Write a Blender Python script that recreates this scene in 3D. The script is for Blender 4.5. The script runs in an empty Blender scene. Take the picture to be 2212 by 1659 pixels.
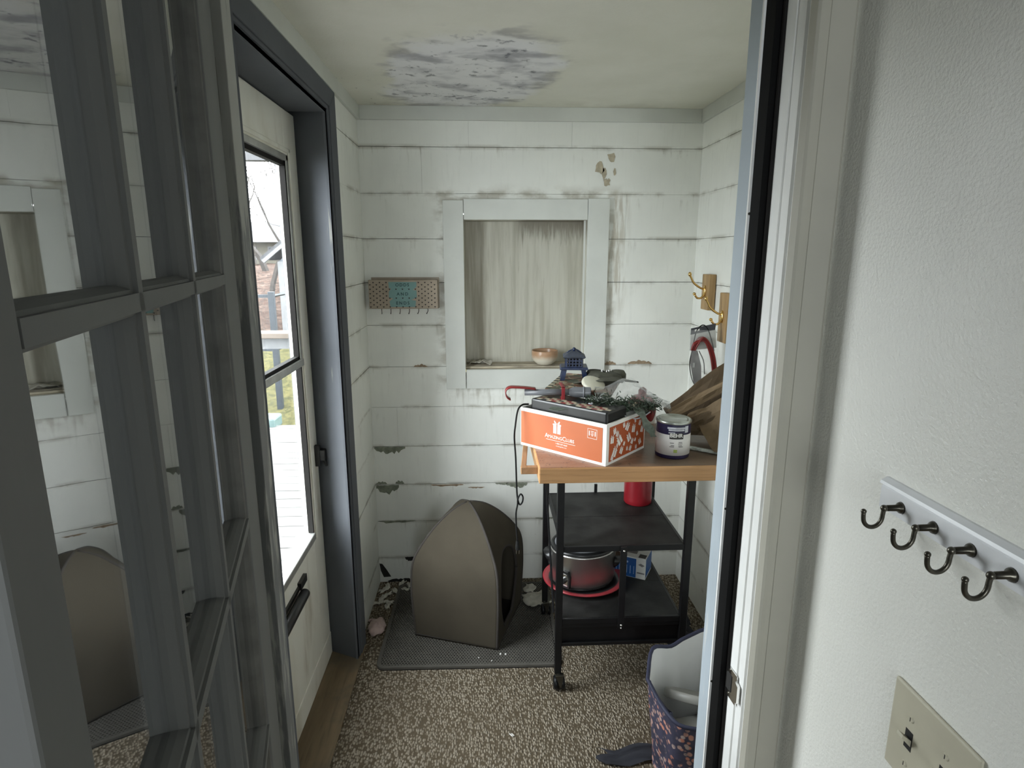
import bpy, bmesh, math, random
from mathutils import Vector, Matrix
R = random.Random(7)
SC = bpy.context.scene
COL = SC.collection
PI = math.pi

# ------------------------------------------------------------------ mesh builder
class MB:
    def __init__(s, *mats):
        s.v = []; s.f = []; s.mi = []; s.sm = []; s.mats = list(mats); s.cur = 0; s.smooth = False
    def use(s, mat):
        if mat not in s.mats: s.mats.append(mat)
        s.cur = s.mats.index(mat); return s
    def add(s, vs, fs, T=None):
        o = len(s.v)
        for p in vs:
            p = Vector(p)
            s.v.append(T @ p if T else p)
        for f in fs:
            s.f.append([i + o for i in f]); s.mi.append(s.cur); s.sm.append(s.smooth)
        return s
    def box(s, x0, x1, y0, y1, z0, z1, T=None):
        v = [(x, y, z) for z in (z0, z1) for y in (y0, y1) for x in (x0, x1)]
        f = [(0, 2, 3, 1), (4, 5, 7, 6), (0, 1, 5, 4), (2, 6, 7, 3), (0, 4, 6, 2), (1, 3, 7, 5)]
        return s.add(v, f, T)
    def prism(s, pts, a, b, axis='z', T=None):
        # pts: 2D outline extruded between a and b along an axis
        def P(p, h):
            return {'z': (p[0], p[1], h), 'y': (p[0], h, p[1]), 'x': (h, p[0], p[1])}[axis]
        n = len(pts)
        v = [P(p, a) for p in pts] + [P(p, b) for p in pts]
        f = [list(range(n))[::-1], list(range(n, 2 * n))]
        f += [(i, (i + 1) % n, n + (i + 1) % n, n + i) for i in range(n)]
        return s.add(v, f, T)
    def lathe(s, prof, n=32, T=None, sx=1, sy=1, close=True):
        v = []; f = []
        for r, z in prof:
            for k in range(n):
                a = 2 * PI * k / n
                v.append((r * math.cos(a) * sx, r * math.sin(a) * sy, z))
        for i in range(len(prof) - 1):
            for k in range(n):
                k2 = (k + 1) % n
                f.append((i * n + k, i * n + k2, (i + 1) * n + k2, (i + 1) * n + k))
        if close:
            if prof[0][0] > 1e-6: f.append(list(range(n))[::-1])
            if prof[-1][0] > 1e-6: f.append([(len(prof) - 1) * n + k for k in range(n)])
        return s.add(v, f, T)
    def tube(s, pts, r, n=8, cap=True):
        pts = [Vector(p) for p in pts]
        m = len(pts); rs = r if isinstance(r, (list, tuple)) else [r] * m
        v = []; f = []
        t0 = (pts[1] - pts[0]).normalized()
        up = Vector((0, 0, 1)) if abs(t0.z) < .9 else Vector((1, 0, 0))
        nrm = t0.cross(up).normalized()
        for i, p in enumerate(pts):
            t = (pts[min(i + 1, m - 1)] - pts[max(i - 1, 0)]).normalized()
            nrm = (nrm - t * nrm.dot(t))
            if nrm.length < 1e-5: nrm = t.orthogonal()
            nrm.normalize(); b = t.cross(nrm)
            for k in range(n):
                a = 2 * PI * k / n
                v.append(p + (nrm * math.cos(a) + b * math.sin(a)) * rs[i])
        for i in range(m - 1):
            for k in range(n):
                k2 = (k + 1) % n
                f.append((i * n + k, (i + 1) * n + k, (i + 1) * n + k2, i * n + k2))
        if cap:
            f.append(list(range(n))); f.append([(m - 1) * n + k for k in range(n)][::-1])
        return s.add(v, f)
    def sheet(s, fn, nu, nv, skip=None, T=None):
        v = [fn(i / nu, j / nv) for j in range(nv + 1) for i in range(nu + 1)]
        f = []
        for j in range(nv):
            for i in range(nu):
                if skip and skip((i + .5) / nu, (j + .5) / nv): continue
                a = j * (nu + 1) + i
                f.append((a, a + 1, a + nu + 2, a + nu + 1))
        return s.add(v, f, T)
    def ball(s, c, r, n=12, sz=1):
        prof = [(max(1e-5, r * math.sin(PI * i / 8)), -r * sz * math.cos(PI * i / 8)) for i in range(9)]
        return s.lathe(prof, n, Matrix.Translation(Vector(c)), close=False)
    def poly(s, pts, T=None):
        return s.add(pts, [list(range(len(pts)))], T)
    def text(s, body, size, fn, align='CENTER', space=1.0, bold=0.0):
        cu = bpy.data.curves.new('t', 'FONT'); cu.body = body; cu.size = size
        cu.align_x = align; cu.align_y = 'CENTER'; cu.space_character = space; cu.offset = bold
        cu.resolution_u = 3
        o = bpy.data.objects.new('t', cu); COL.objects.link(o)
        bpy.context.view_layer.update()
        me = bpy.data.meshes.new_from_object(o)
        s.add([fn(v.co.x, v.co.y) for v in me.vertices], [list(p.vertices) for p in me.polygons])
        bpy.data.objects.remove(o); bpy.data.curves.remove(cu); bpy.data.meshes.remove(me)
        return s

def curve(pts, n=8):
    # Catmull-Rom through points
    P = [Vector(p) for p in pts]; out = []
    Q = [P[0] * 2 - P[1]] + P + [P[-1] * 2 - P[-2]]
    for i in range(1, len(Q) - 2):
        a, b, c, d = Q[i - 1:i + 3]
        for k in range(n):
            t = k / n
            out.append(.5 * ((2 * b) + (c - a) * t + (2 * a - 5 * b + 4 * c - d) * t * t + (3 * b - a - 3 * c + d) * t ** 3))
    out.append(P[-1]); return out

def tag(o, label=None, cat=None, group=None, kind=None):
    if label: o['label'] = label
    if cat: o['category'] = cat
    if group: o['group'] = group
    if kind: o['kind'] = kind
    return o

def obj(name, mb, parent=None, origin=None, bevel=0, local=False, seg=2, fixn=True, solid=0):
    me = bpy.data.meshes.new(name)
    off = Vector((0, 0, 0))
    if parent is not None and not local:
        p = parent; off = Vector((0, 0, 0))
        while p: off += p.location; p = p.parent
    if origin is not None: off = off + Vector(origin) if parent is not None and local else Vector(origin)
    me.from_pydata([tuple(v - off) for v in mb.v], [], mb.f)
    for m in mb.mats: me.materials.append(m)
    for p, mi, sm in zip(me.polygons, mb.mi, mb.sm):
        p.material_index = mi; p.use_smooth = sm
    if fixn:
        bm = bmesh.new(); bm.from_mesh(me)
        bmesh.ops.recalc_face_normals(bm, faces=bm.faces); bm.to_mesh(me); bm.free()
    me.update()
    o = bpy.data.objects.new(name, me); COL.objects.link(o)
    if parent is not None:
        o.parent = parent
        if origin is not None:
            p = parent; pl = Vector((0, 0, 0))
            while p: pl += p.location; p = p.parent
            o.location = Vector(origin) - (Vector((0, 0, 0)) if local else pl)
    elif origin is not None: o.location = origin
    if solid:
        m = o.modifiers.new('solid', 'SOLIDIFY'); m.thickness = solid; m.offset = 0
    if bevel:
        m = o.modifiers.new('bevel', 'BEVEL'); m.width = bevel; m.segments = seg
        m.limit_method = 'ANGLE'; m.angle_limit = math.radians(40)
    return o

def thing(name, label, cat, loc=(0, 0, 0), rz=0, group=None, kind=None):
    o = bpy.data.objects.new(name, None); COL.objects.link(o)
    o.empty_display_size = .05
    o.location = loc; o.rotation_euler = (0, 0, rz)
    return tag(o, label, cat, group, kind)

def dup(root, loc, rz=None, label=None):
    r = root.copy(); COL.objects.link(r); r.location = loc
    if rz is not None: r.rotation_euler = (0, 0, rz)
    if label: r['label'] = label
    for ch in list(root.children):
        c = ch.copy(); COL.objects.link(c); c.parent = r
        for g in list(ch.children):
            d = g.copy(); COL.objects.link(d); d.parent = c
    return r

# ------------------------------------------------------------------ material builder
class NT:
    def __init__(s, name, rough=.6, metal=0, spec=.5):
        s.m = bpy.data.materials.new(name); s.m.use_nodes = True
        s.t = s.m.node_tree; s.b = s.t.nodes['Principled BSDF']; s.out = s.t.nodes['Material Output']
        s.b.inputs['Roughness'].default_value = rough; s.b.inputs['Metallic'].default_value = metal
        s.b.inputs['Specular IOR Level'].default_value = spec
        s._co = None
    def n(s, typ, **kw):
        nd = s.t.nodes.new(typ)
        for k, v in kw.items(): setattr(nd, k, v)
        return nd
    def put(s, sock, v):
        if isinstance(v, bpy.types.NodeSocket): s.t.links.new(v, sock)
        elif isinstance(v, (tuple, list)) and len(v) == 3 and sock.type == 'RGBA': sock.default_value = (*v, 1)
        else: sock.default_value = v
    def co(s):
        if s._co is None: s._co = s.n('ShaderNodeTexCoord').outputs['Object']
        return s._co
    def map(s, scale=(1, 1, 1), loc=(0, 0, 0), rot=(0, 0, 0)):
        nd = s.n('ShaderNodeMapping'); s.put(nd.inputs[0], s.co())
        nd.inputs['Scale'].default_value = scale; nd.inputs['Location'].default_value = loc; nd.inputs['Rotation'].default_value = rot
        return nd.outputs[0]
    def noise(s, scale, detail=4, vec=None, rough=.55, dist=0):
        nd = s.n('ShaderNodeTexNoise'); s.put(nd.inputs['Vector'], vec or s.co())
        nd.inputs['Scale'].default_value = scale; nd.inputs['Detail'].default_value = detail
        nd.inputs['Roughness'].default_value = rough; nd.inputs['Distortion'].default_value = dist
        return nd.outputs['Fac']
    def vor(s, scale, vec=None, feat='F1', rnd=1, out='Distance'):
        nd = s.n('ShaderNodeTexVoronoi', feature=feat); s.put(nd.inputs['Vector'], vec or s.co())
        nd.inputs['Scale'].default_value = scale; nd.inputs['Randomness'].default_value = rnd
        return nd.outputs[out]
    def math(s, op, a, b=0.0, clamp=False):
        nd = s.n('ShaderNodeMath', operation=op); nd.use_clamp = clamp
        s.put(nd.inputs[0], a); s.put(nd.inputs[1], b); return nd.outputs[0]
    def step(s, v, a, b, lo=0., hi=1.):
        nd = s.n('ShaderNodeMapRange', interpolation_type='SMOOTHSTEP')
        s.put(nd.inputs[0], v)
        for i, x in enumerate((a, b, lo, hi)): nd.inputs[i + 1].default_value = x
        return nd.outputs[0]
    def mix(s, f, a, b):
        nd = s.n('ShaderNodeMix', data_type='RGBA')
        s.put(nd.inputs[0], f); s.put(nd.inputs[6], a); s.put(nd.inputs[7], b); return nd.outputs[2]
    def xyz(s):
        nd = s.n('ShaderNodeSeparateXYZ'); s.put(nd.inputs[0], s.co()); return nd.outputs
    def color(s, c): s.put(s.b.inputs['Base Color'], c); return s
    def roughv(s, c): s.put(s.b.inputs['Roughness'], c); return s
    def bump(s, h, strength=.3, dist=.002):
        nd = s.n('ShaderNodeBump'); nd.inputs['Strength'].default_value = strength
        nd.inputs['Distance'].default_value = dist
        s.put(nd.inputs['Height'], h); s.t.links.new(nd.outputs[0], s.b.inputs['Normal']); return s

def mul(c, k): return tuple(x * k for x in c)
def plain(name, col, rough=.6, metal=0, var=.12, vs=14, bump=0, bs=60, spec=.5, stretch=None):
    t = NT(name, rough, metal, spec)
    vec = t.map(stretch) if stretch else None
    f = t.step(t.noise(vs, 5, vec), .3, .7)
    t.color(t.mix(f, mul(col, 1 - var), mul(col, 1 + var)))
    if bump: t.bump(t.noise(bs, 3, vec), bump)
    return t.m

PITCH = .18561; SEAM0 = .1275
WHITE = (.79, .80, .75)
def board_wall(name, base=WHITE, grime=1.0, frame=False):
    t = NT(name, .55)
    x, y, z = t.xyz()
    zz = t.math('DIVIDE', t.math('SUBTRACT', z, SEAM0 - 10 * PITCH), PITCH)
    fr = t.math('FRACT', zz)                              # 0 just above a seam, 1 just below the next
    below = t.math('SUBTRACT', 1., fr)
    d = t.math('MINIMUM', fr, below)                      # distance from the nearest seam (in pitches)
    n1 = t.noise(9, 5, t.map((1, 1, 1.6)))
    n2 = t.noise(60, 4, t.map((1, 1, .13)))               # vertical streaks
    n3 = t.noise(2.2, 4)
    n4 = t.noise(230, 3)
    base_c = t.mix(t.step(n3, .35, .7), mul(base, .93), mul(base, 1.04))
    base_c = t.mix(t.math('MULTIPLY', t.step(n2, .5, .8), .18), base_c, mul(base, .7))
    seam = t.math('MULTIPLY', t.step(d, 0, .085, 1, 0), t.step(n1, .42, .62))
    drip = t.math('MULTIPLY', t.step(below, 0, .42, 1, 0), t.math('MULTIPLY', t.step(n2, .52, .72), t.step(n1, .46, .62)))
    g = t.math('ADD', t.math('MULTIPLY', seam, .5 * grime), t.math('MULTIPLY', drip, .42 * grime), True)
    c = t.mix(g, base_c, (.26, .235, .17))
    if frame:   # grime that collected around the framed recess
        ax = t.math('SUBTRACT', t.math('ABSOLUTE', t.math('SUBTRACT', x, .19)), .355)
        az = t.math('SUBTRACT', t.math('ABSOLUTE', t.math('SUBTRACT', z, 1.368)), .411)
        dd = t.math('MAXIMUM', ax, az)
        ring = t.math('MULTIPLY', t.step(dd, .0, .07, 1, 0), t.step(n1, .40, .62))
        xr = t.math('SUBTRACT', x, .545); zin = t.math('MULTIPLY', t.step(z, 1.2, 1.45), t.step(z, 1.83, 1.76))
        right = t.math('MULTIPLY', t.math('MULTIPLY', t.step(xr, .04, .11, 1, 0), t.step(xr, -.01, .0)), t.math('MULTIPLY', t.step(n2, .40, .60), zin))
        under = t.math('MULTIPLY', t.math('MULTIPLY', t.math('MULTIPLY', t.step(z, .80, .96), t.step(z, 1.0, .95)), t.step(ax, .02, -.02)), t.step(n2, .48, .66))
        c = t.mix(t.math('MULTIPLY', ring, .6), c, (.30, .27, .20))
        c = t.mix(t.math('MULTIPLY', right, .6), c, (.36, .31, .22))
        c = t.mix(t.math('MULTIPLY', under, .45), c, (.34, .32, .25))
    lw = t.noise(3.3, 3, t.map((1, 1, 6)))
    line = t.math('MULTIPLY', t.step(d, 0, .009, 1, 0), t.step(lw, .40, .60))
    c = t.mix(t.math('MULTIPLY', line, .7), c, (.06, .055, .045))
    spot = t.step(t.vor(7, t.map((1, 1, 1.3))), .0, .035, 1, 0)
    c = t.mix(t.math('MULTIPLY', spot, .35), c, (.2, .18, .14))
    t.color(c).bump(t.math('ADD', t.noise(35, 4, t.map((.25, .25, 2))), t.math('MULTIPLY', n4, .35)), .25, .0015)
    return t.m

M = {}
M['boards'] = board_wall('white_painted_boards')
M['backboards'] = board_wall('stained_white_boards', frame=True)
M['trimw'] = plain('white_trim_paint', (.59, .605, .565), .5, var=.05, vs=5, bump=.15, bs=45)
M['dark'] = plain('dark_gap', (.02, .019, .017), .9)
M['chip'] = plain('exposed_green_paint', (.185, .20, .15), .8, var=.3, vs=40)
M['chipb'] = plain('exposed_brown_wood', (.27, .20, .13), .8, var=.3, vs=40)
M['stain'] = plain('brown_stain', (.42, .37, .27), .7, var=.15, vs=60)

def ceiling_mat():
    t = NT('stained_ceiling', .7)
    x, y, z = t.xyz()
    n = t.noise(3, 5); nb = t.noise(7, 6); nf = t.noise(26, 5, t.map((1, 1, 1)), .6, .25); nm = t.noise(11.5, 3, t.map((.8, 1.15, 1)), .5, .25)
    # elongated patch with a ragged outline, slightly slanted
    wx = t.math('ADD', x, t.math('MULTIPLY', t.math('SUBTRACT', nb, .5), .24))
    wy = t.math('ADD', y, t.math('MULTIPLY', t.math('SUBTRACT', n, .5), .22))
    cx = t.math('ADD', -.04, t.math('MULTIPLY', t.math('SUBTRACT', wy, 2.2), -.16))
    ex = t.math('DIVIDE', t.math('SUBTRACT', wx, cx), .27)
    ey = t.math('DIVIDE', t.math('SUBTRACT', wy, 2.25), .43)
    rr = t.math('SQRT', t.math('ADD', t.math('POWER', t.math('ABSOLUTE', ex), 2.6), t.math('POWER', t.math('ABSOLUTE', ey), 2.6)))
    inside = t.step(rr, .78, 1.18, 1, 0)
    base = t.mix(t.step(n, .3, .7), (.72, .71, .62), (.80, .79, .71))
    c = t.mix(t.math('MULTIPLY', inside, .9), base, (.84, .84, .87))
    c = t.mix(t.math('MULTIPLY', inside, t.math('MULTIPLY', t.step(nm, .42, .72), .8)), c, (.30, .30, .34))
    c = t.mix(t.math('MULTIPLY', inside, t.math('MULTIPLY', t.step(nf, .57, .7), .8)), c, (.13, .13, .16))
    rim = t.math('MULTIPLY', t.step(rr, .8, 1.0), t.step(rr, 1.0, 1.3, 1, 0))
    c = t.mix(t.math('MULTIPLY', rim, t.math('MULTIPLY', t.step(nm, .45, .65), .55)), c, (.30, .29, .28))
    # scattered spots towards the left corner and mildew along the back edge
    spots = t.math('MULTIPLY', t.step(t.noise(48, 3), .66, .74), t.math('MULTIPLY', t.step(y, 2.0, 2.5), t.step(x, .25, -.2)))
    c = t.mix(t.math('MULTIPLY', spots, .8), c, (.14, .14, .15))
    edge = t.math('MULTIPLY', t.step(y, 2.5, 2.66), t.step(nb, .4, .65))
    c = t.mix(t.math('MULTIPLY', edge, .35), c, (.35, .32, .24))
    bump = t.math('ADD', t.math('MULTIPLY', t.noise(120, 3), .25), t.math('MULTIPLY', inside, t.noise(16, 5)))
    t.color(c).bump(bump, .5, .006)
    return t.m
M['ceiling'] = ceiling_mat()

def niche_mat():
    t = NT('streaked_panel', .6)
    x, y, z = t.xyz()
    x = t.math('ADD', x, .185); z = t.math('ADD', z, 1.05)     # the panel's origin sits at the sill
    s1 = t.noise(45, 5, t.map((1, 1, .06))); s2 = t.noise(110, 4, t.map((1, 1, .09))); n = t.noise(5, 4, t.map((1, 1, .5)))
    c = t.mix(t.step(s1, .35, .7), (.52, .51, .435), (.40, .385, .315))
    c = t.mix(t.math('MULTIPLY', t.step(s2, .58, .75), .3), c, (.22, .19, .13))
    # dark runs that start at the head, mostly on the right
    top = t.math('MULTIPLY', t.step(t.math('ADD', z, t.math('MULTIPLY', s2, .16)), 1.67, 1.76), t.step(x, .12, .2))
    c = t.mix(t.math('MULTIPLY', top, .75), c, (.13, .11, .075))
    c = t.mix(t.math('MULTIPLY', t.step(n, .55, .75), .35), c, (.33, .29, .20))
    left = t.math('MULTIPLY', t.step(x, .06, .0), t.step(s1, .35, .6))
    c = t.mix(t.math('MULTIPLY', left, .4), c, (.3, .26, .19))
    t.color(c).bump(s1, .2)
    return t.m
M['niche'] = niche_mat()
M['sillgrime'] = plain('grimy_sill', (.40, .355, .27), .7, var=.4, vs=22, stretch=(.3, 1.5, 1))

def carpet_mat():
    t = NT('berber_carpet', .95, spec=.1)
    v1 = t.vor(128, t.map((1.05, .62, 1), rot=(0, 0, .12)), rnd=.75)
    cell = t.n('ShaderNodeTexVoronoi'); t.put(cell.inputs['Vector'], t.map((1.05, .62, 1), rot=(0, 0, .12))); cell.inputs['Scale'].default_value = 128; cell.inputs['Randomness'].default_value = .75
    n = t.noise(2.2, 4); f = t.noise(400, 2)
    sep = t.n('ShaderNodeSeparateColor'); t.put(sep.inputs[0], cell.outputs['Color'])
    c = t.mix(sep.outputs[0], (.30, .255, .19), (.44, .385, .305))
    c = t.mix(t.math('MULTIPLY', t.step(v1, .34, .66), .9), c, (.07, .052, .03))
    c = t.mix(t.math('MULTIPLY', t.step(n, .4, .75), .35), c, (.12, .095, .066))
    h = t.math('ADD', t.step(v1, .65, .0), t.math('MULTIPLY', f, .25))
    t.color(c).bump(h, 1.0, .006)
    return t.m
M['carpet'] = carpet_mat()

def wood_mat(name, c1, c2, axis=0, rough=.5, ring=22, dark=None, stretch=.06):
    t = NT(name, rough)
    sc = [1, 1, 1]; sc[axis] = stretch
    v = t.map(tuple(sc))
    n = t.noise(ring, 6, v, .6, .6); f = t.noise(ring * 7, 3, v)
    c = t.mix(t.step(n, .32, .68), c1, c2)
    c = t.mix(t.math('MULTIPLY', t.step(f, .52, .75), .45), c, mul(c1, .55))
    if dark:
        w = t.noise(5.5, 5); c = t.mix(t.math('MULTIPLY', t.step(w, .48, .66), .8), c, dark)
    t.color(c).bump(f, .2)
    return t.m
M['sill'] = wood_mat('worn_wood_sill', (.15, .105, .06), (.25, .185, .11), 1, .6, 14, (.12, .10, .07), .08)
M['block_edge'] = wood_mat('butcher_block_edge', (.42, .215, .085), (.56, .315, .14), 0, .45, 20)
def top_mat():
    t = NT('scuffed_worktop', .42)
    x, y, z = t.xyz()
    x = t.math('ADD', x, .48)
    n = t.noise(26, 6, t.map((.25, 1, 1)), .6, .5); w = t.noise(7, 6); st = t.noise(70, 4, t.map((1, .6, 1)), .7, 1.)
    c = t.mix(t.step(n, .3, .7), (.25, .125, .07), (.37, .215, .135))
    c = t.mix(t.math('MULTIPLY', t.step(st, .56, .68), .75), c, (.085, .05, .03))
    wr = t.math('MULTIPLY', t.step(t.math('ADD', x, t.math('MULTIPLY', w, .3)), .48, .72), t.step(w, .3, .55))
    c = t.mix(t.math('MULTIPLY', wr, .8), c, (.13, .10, .07))
    t.color(c).bump(st, .2); return t.m
M['block_top'] = top_mat()
M['oak'] = wood_mat('oak_block', (.30, .185, .075), (.42, .275, .125), 2, .5, 30)
M['handle'] = wood_mat('handle_wood', (.32, .17, .08), (.45, .26, .13), 1, .5, 26)

def worn_paint(name, paint, under, amt=.5, axis=2, scale=9, rough=.55, spec=.3):
    t = NT(name, rough, 0, spec)
    sc = [1, 1, 1]; sc[axis] = .10
    n = t.noise(scale, 6, t.map(tuple(sc)), .65, .3); m = t.noise(scale * 9, 4, t.map(tuple(sc)))
    v = t.noise(3, 3)
    c = t.mix(t.step(v, .3, .7), mul(paint, .92), mul(paint, 1.07))
    c = t.mix(t.step(t.math('ADD', n, t.math('MULTIPLY', m, .3)), amt + .13, amt + .2), c, under)
    t.color(c).bump(m, .25); return t.m
GREY = (.17, .172, .168)
M['door'] = plain('grey_door_paint', GREY, .6, var=.07, vs=4, bump=.12, bs=60, stretch=(1, 1, .2), spec=.2)
M['doorbevel'] = plain('grey_putty_edge', (.13, .128, .118), .5, var=.2, vs=16, bump=.2, bs=60)
M['casing'] = worn_paint('blue_grey_paint', (.115, .122, .134), (.24, .24, .225), .68, rough=.8, spec=.1)
M['jambworn'] = worn_paint('worn_jamb_paint', (.20, .205, .205), (.40, .40, .37), .42, 2, 11)
M['jambw'] = worn_paint('white_jamb_paint', (.88, .88, .85), (.60, .58, .50), .74)
M['bluewhite'] = worn_paint('pale_blue_jamb_paint', (.42, .475, .515), (.58, .58, .55), .66)
M['beige'] = plain('beige_casing_paint', (.44, .425, .36), .42, var=.05, vs=5, bump=.08)
M['rubber'] = plain('black_rubber', (.004, .004, .004), .7, spec=.12)
def wall_eggshell():
    t = NT('bumpy_wall_paint', .28)
    n = t.noise(3, 3); s = t.step(t.vor(6), .0, .012, 1, 0)
    c = t.mix(t.step(n, .3, .7), (.80, .795, .73), (.84, .835, .775))
    c = t.mix(t.math('MULTIPLY', s, .6), c, (.2, .19, .16))
    t.color(c).bump(t.noise(190, 4, None, .6), .75, .0022); return t.m
M['eggshell'] = wall_eggshell()
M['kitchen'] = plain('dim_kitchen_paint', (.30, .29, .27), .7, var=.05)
def storm_mat():
    t = NT('dirty_white_door_paint', .45)
    v = t.map((1, 1, .25)); n = t.noise(9, 5, v); m = t.noise(3, 4, t.map((1, 1.6, .7), rot=(.7, 0, 0)))
    c = t.mix(t.step(m, .45, .75), (.88, .87, .79), (.72, .69, .58))
    c = t.mix(t.math('MULTIPLY', t.step(n, .55, .75), .5), c, (.38, .32, .22))
    t.color(c).bump(n, .12); return t.m
M['storm'] = storm_mat()
M['alum'] = plain('aluminium_frame', (.55, .55, .52), .35, .6, var=.12, vs=20)
M['gasket'] = plain('dark_gasket', (.012, .011, .010), .7, spec=.15)
M['black'] = plain('black_metal', (.006, .006, .0065), .4, 0, var=.2, spec=.3)
M['blackshelf'] = plain('dusty_black_shelf', (.017, .017, .016), .6, var=.6, vs=9, spec=.25)
M['steel'] = NT('brushed_steel', .36, 1.0).color((.62, .60, .57)).m
M['chrome'] = plain('bright_metal', (.75, .75, .73), .2, 1, var=.05)
M['brass'] = plain('brass', (.72, .48, .18), .22, 1, var=.08)
M['bronze'] = plain('dark_pewter', (.10, .093, .075), .30, .85, var=.2, vs=40)
M['railwhite'] = plain('white_rack_paint', (.78, .79, .80), .35, var=.04)
M['almond'] = plain('almond_plastic', (.52, .49, .38), .35, var=.04)
M['orange'] = plain('orange_print', (.46, .115, .033), .5, var=.06, vs=6)
M['orange2'] = plain('deep_orange_print', (.42, .09, .026), .5, var=.06, vs=6)
M['white'] = plain('white_card', (.82, .80, .76), .55, var=.03)
M['cardin'] = plain('dark_card_inside', (.045, .04, .036), .8)
M['blackplastic'] = plain('black_plastic', (.014, .014, .014), .32, var=.15)
M['camo'] = None
def camo_mat():
    t = NT('camouflage_print', .55)
    n = t.noise(16, 3, None, .5, 1.2); n2 = t.noise(21, 3, t.map((1, 1, 1), (3, 4, 1)), .5, 1.)
    c = t.mix(t.step(n, .44, .47), (.42, .36, .24), (.16, .075, .045))
    c = t.mix(t.step(n2, .53, .56), c, (.075, .085, .055)); t.color(c); return t.m
M['camo'] = camo_mat()
M['tan'] = plain('tan_print', (.50, .44, .32), .6)
M['olive'] = plain('olive_print', (.055, .06, .04), .6, var=.2)
M['maroon'] = plain('dark_red_plastic', (.20, .018, .018), .32, var=.1)
M['greyplastic'] = plain('grey_plastic', (.14, .145, .155), .3, var=.07)
M['bluepaint'] = plain('navy_ceramic', (.011, .021, .058), .35, var=.3, vs=60)
M['blueroof'] = plain('dusty_navy_roof', (.05, .058, .078), .6, var=.3, vs=60)
M['capcloth'] = plain('grey_green_cloth', (.062, .062, .045), .8, var=.3, vs=50)
M['cream'] = plain('cream_disc', (.60, .58, .47), .4, var=.05)
M['leaf'] = plain('dark_green_leaf', (.022, .038, .02), .5, var=.5, vs=70)
M['leaf2'] = plain('grey_green_leaf', (.10, .12, .095), .5, var=.3, vs=70)
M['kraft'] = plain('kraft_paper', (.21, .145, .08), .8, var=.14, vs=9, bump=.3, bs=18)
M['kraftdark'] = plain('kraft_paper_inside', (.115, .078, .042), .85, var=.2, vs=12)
M['red'] = plain('red_enamel', (.23, .010, .016), .32, var=.06)
M['redplate'] = plain('red_glazed_plate', (.26, .022, .03), .3, var=.15, vs=12)
M['canwhite'] = plain('white_can_label', (.80, .77, .75), .4, var=.03)
M['purple'] = plain('purple_can_band', (.020, .015, .058), .35, var=.2)
M['smear'] = plain('white_paint_smear', (.55, .55, .60), .5, var=.2, vs=60)
M['lid'] = plain('can_lid_metal', (.48, .50, .46), .3, .8, var=.15, vs=30)
M['ink'] = plain('grey_ink', (.17, .16, .16), .6)
M['greenink'] = plain('green_ink', (.35, .42, .10), .6)
M['stick'] = plain('paint_crusted_stick', (.62, .66, .64), .6, var=.4, vs=50)
M['taupe'] = plain('taupe_felt', (.066, .057, .042), .95, var=.07, vs=7, bump=.15, bs=300, spec=.1)
M['piping'] = plain('grey_piping', (.058, .052, .047), .9, var=.1, spec=.1)
M['taupedark'] = plain('felt_inside', (.022, .02, .017), 1)
M['mat'] = plain('grey_foam_mat', (.098, .092, .080), .8, var=.12, vs=8, spec=.2)
M['matlow'] = plain('mat_lower_layer', (.022, .02, .018), .9)
M['paper'] = plain('crumpled_paper', (.42, .40, .34), .8, var=.15, vs=30)
M['flake'] = plain('paint_flake', (.55, .53, .46), .7)
M['pinkcloth'] = plain('pale_pink_cloth', (.50, .38, .35), .95, var=.12, vs=30)
M['bluebox'] = plain('blue_box_print', (.012, .075, .25), .4, var=.15)
M['boxwhite'] = plain('grey_white_box', (.58, .58, .55), .5, var=.08)
M['lightblue'] = plain('pale_blue_ink', (.32, .42, .62), .5)
M['cardboard'] = plain('brown_cardboard', (.30, .15, .075), .8, var=.1)
M['signcard'] = plain('pinkish_tan_tin', (.36, .295, .225), .5, var=.12, vs=10)
M['signedge'] = plain('tan_tin_side', (.34, .285, .22), .5, var=.12)
M['teal'] = plain('teal_paint', (.17, .31, .30), .5, var=.06)
M['signink'] = plain('dark_teal_ink', (.02, .065, .065), .6)
M['heart'] = plain('black_heart_ink', (.025, .018, .014), .6)
M['bowlc'] = None
def bowl_mat():
    t = NT('glazed_bowl', .3); x, y, z = t.xyz()
    n = t.noise(30, 3)
    zz = t.math('ADD', z, t.math('MULTIPLY', t.math('SUBTRACT', n, .5), .02))
    c = t.mix(t.step(zz, .018, .05), (.62, .58, .48), (.40, .24, .14)); t.color(c); return t.m
M['bowlc'] = bowl_mat()
M['jumper'] = plain('dark_red_cable', (.17, .014, .012), .4)
M['jblack'] = plain('black_cable', (.008, .008, .008), .6, spec=.2)
M['card'] = plain('dark_package_card', (.05, .05, .06), .5)
M['cardgrey'] = plain('grey_package_card', (.17, .155, .15), .5, var=.06)
M['totelin'] = plain('white_tote_lining', (.66, .66, .65), .7, var=.06, vs=6, bump=.4, bs=9)
M['navy'] = plain('navy_binding', (.018, .02, .045), .7)
def floral_mat():
    t = NT('floral_print', .7)
    v = t.vor(60, None, 'F1', 1, 'Color'); d = t.vor(60); n = t.noise(22, 4)
    sep = t.n('ShaderNodeSeparateColor'); t.put(sep.inputs[0], v)
    pet = t.mix(sep.outputs[0], (.52, .20, .13), (.42, .33, .30))
    c = t.mix(t.step(d, .34, .52), pet, (.045, .042, .075))
    c = t.mix(t.step(n, .40, .50), (.03, .03, .055), c); t.color(c); return t.m
M['floral'] = floral_mat()
M['greylid'] = plain('grey_plastic_tub', (.25, .245, .225), .45, var=.05)
M['darkcloth'] = plain('dark_slate_cloth', (.022, .023, .03), .9, var=.2, vs=10)
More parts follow.
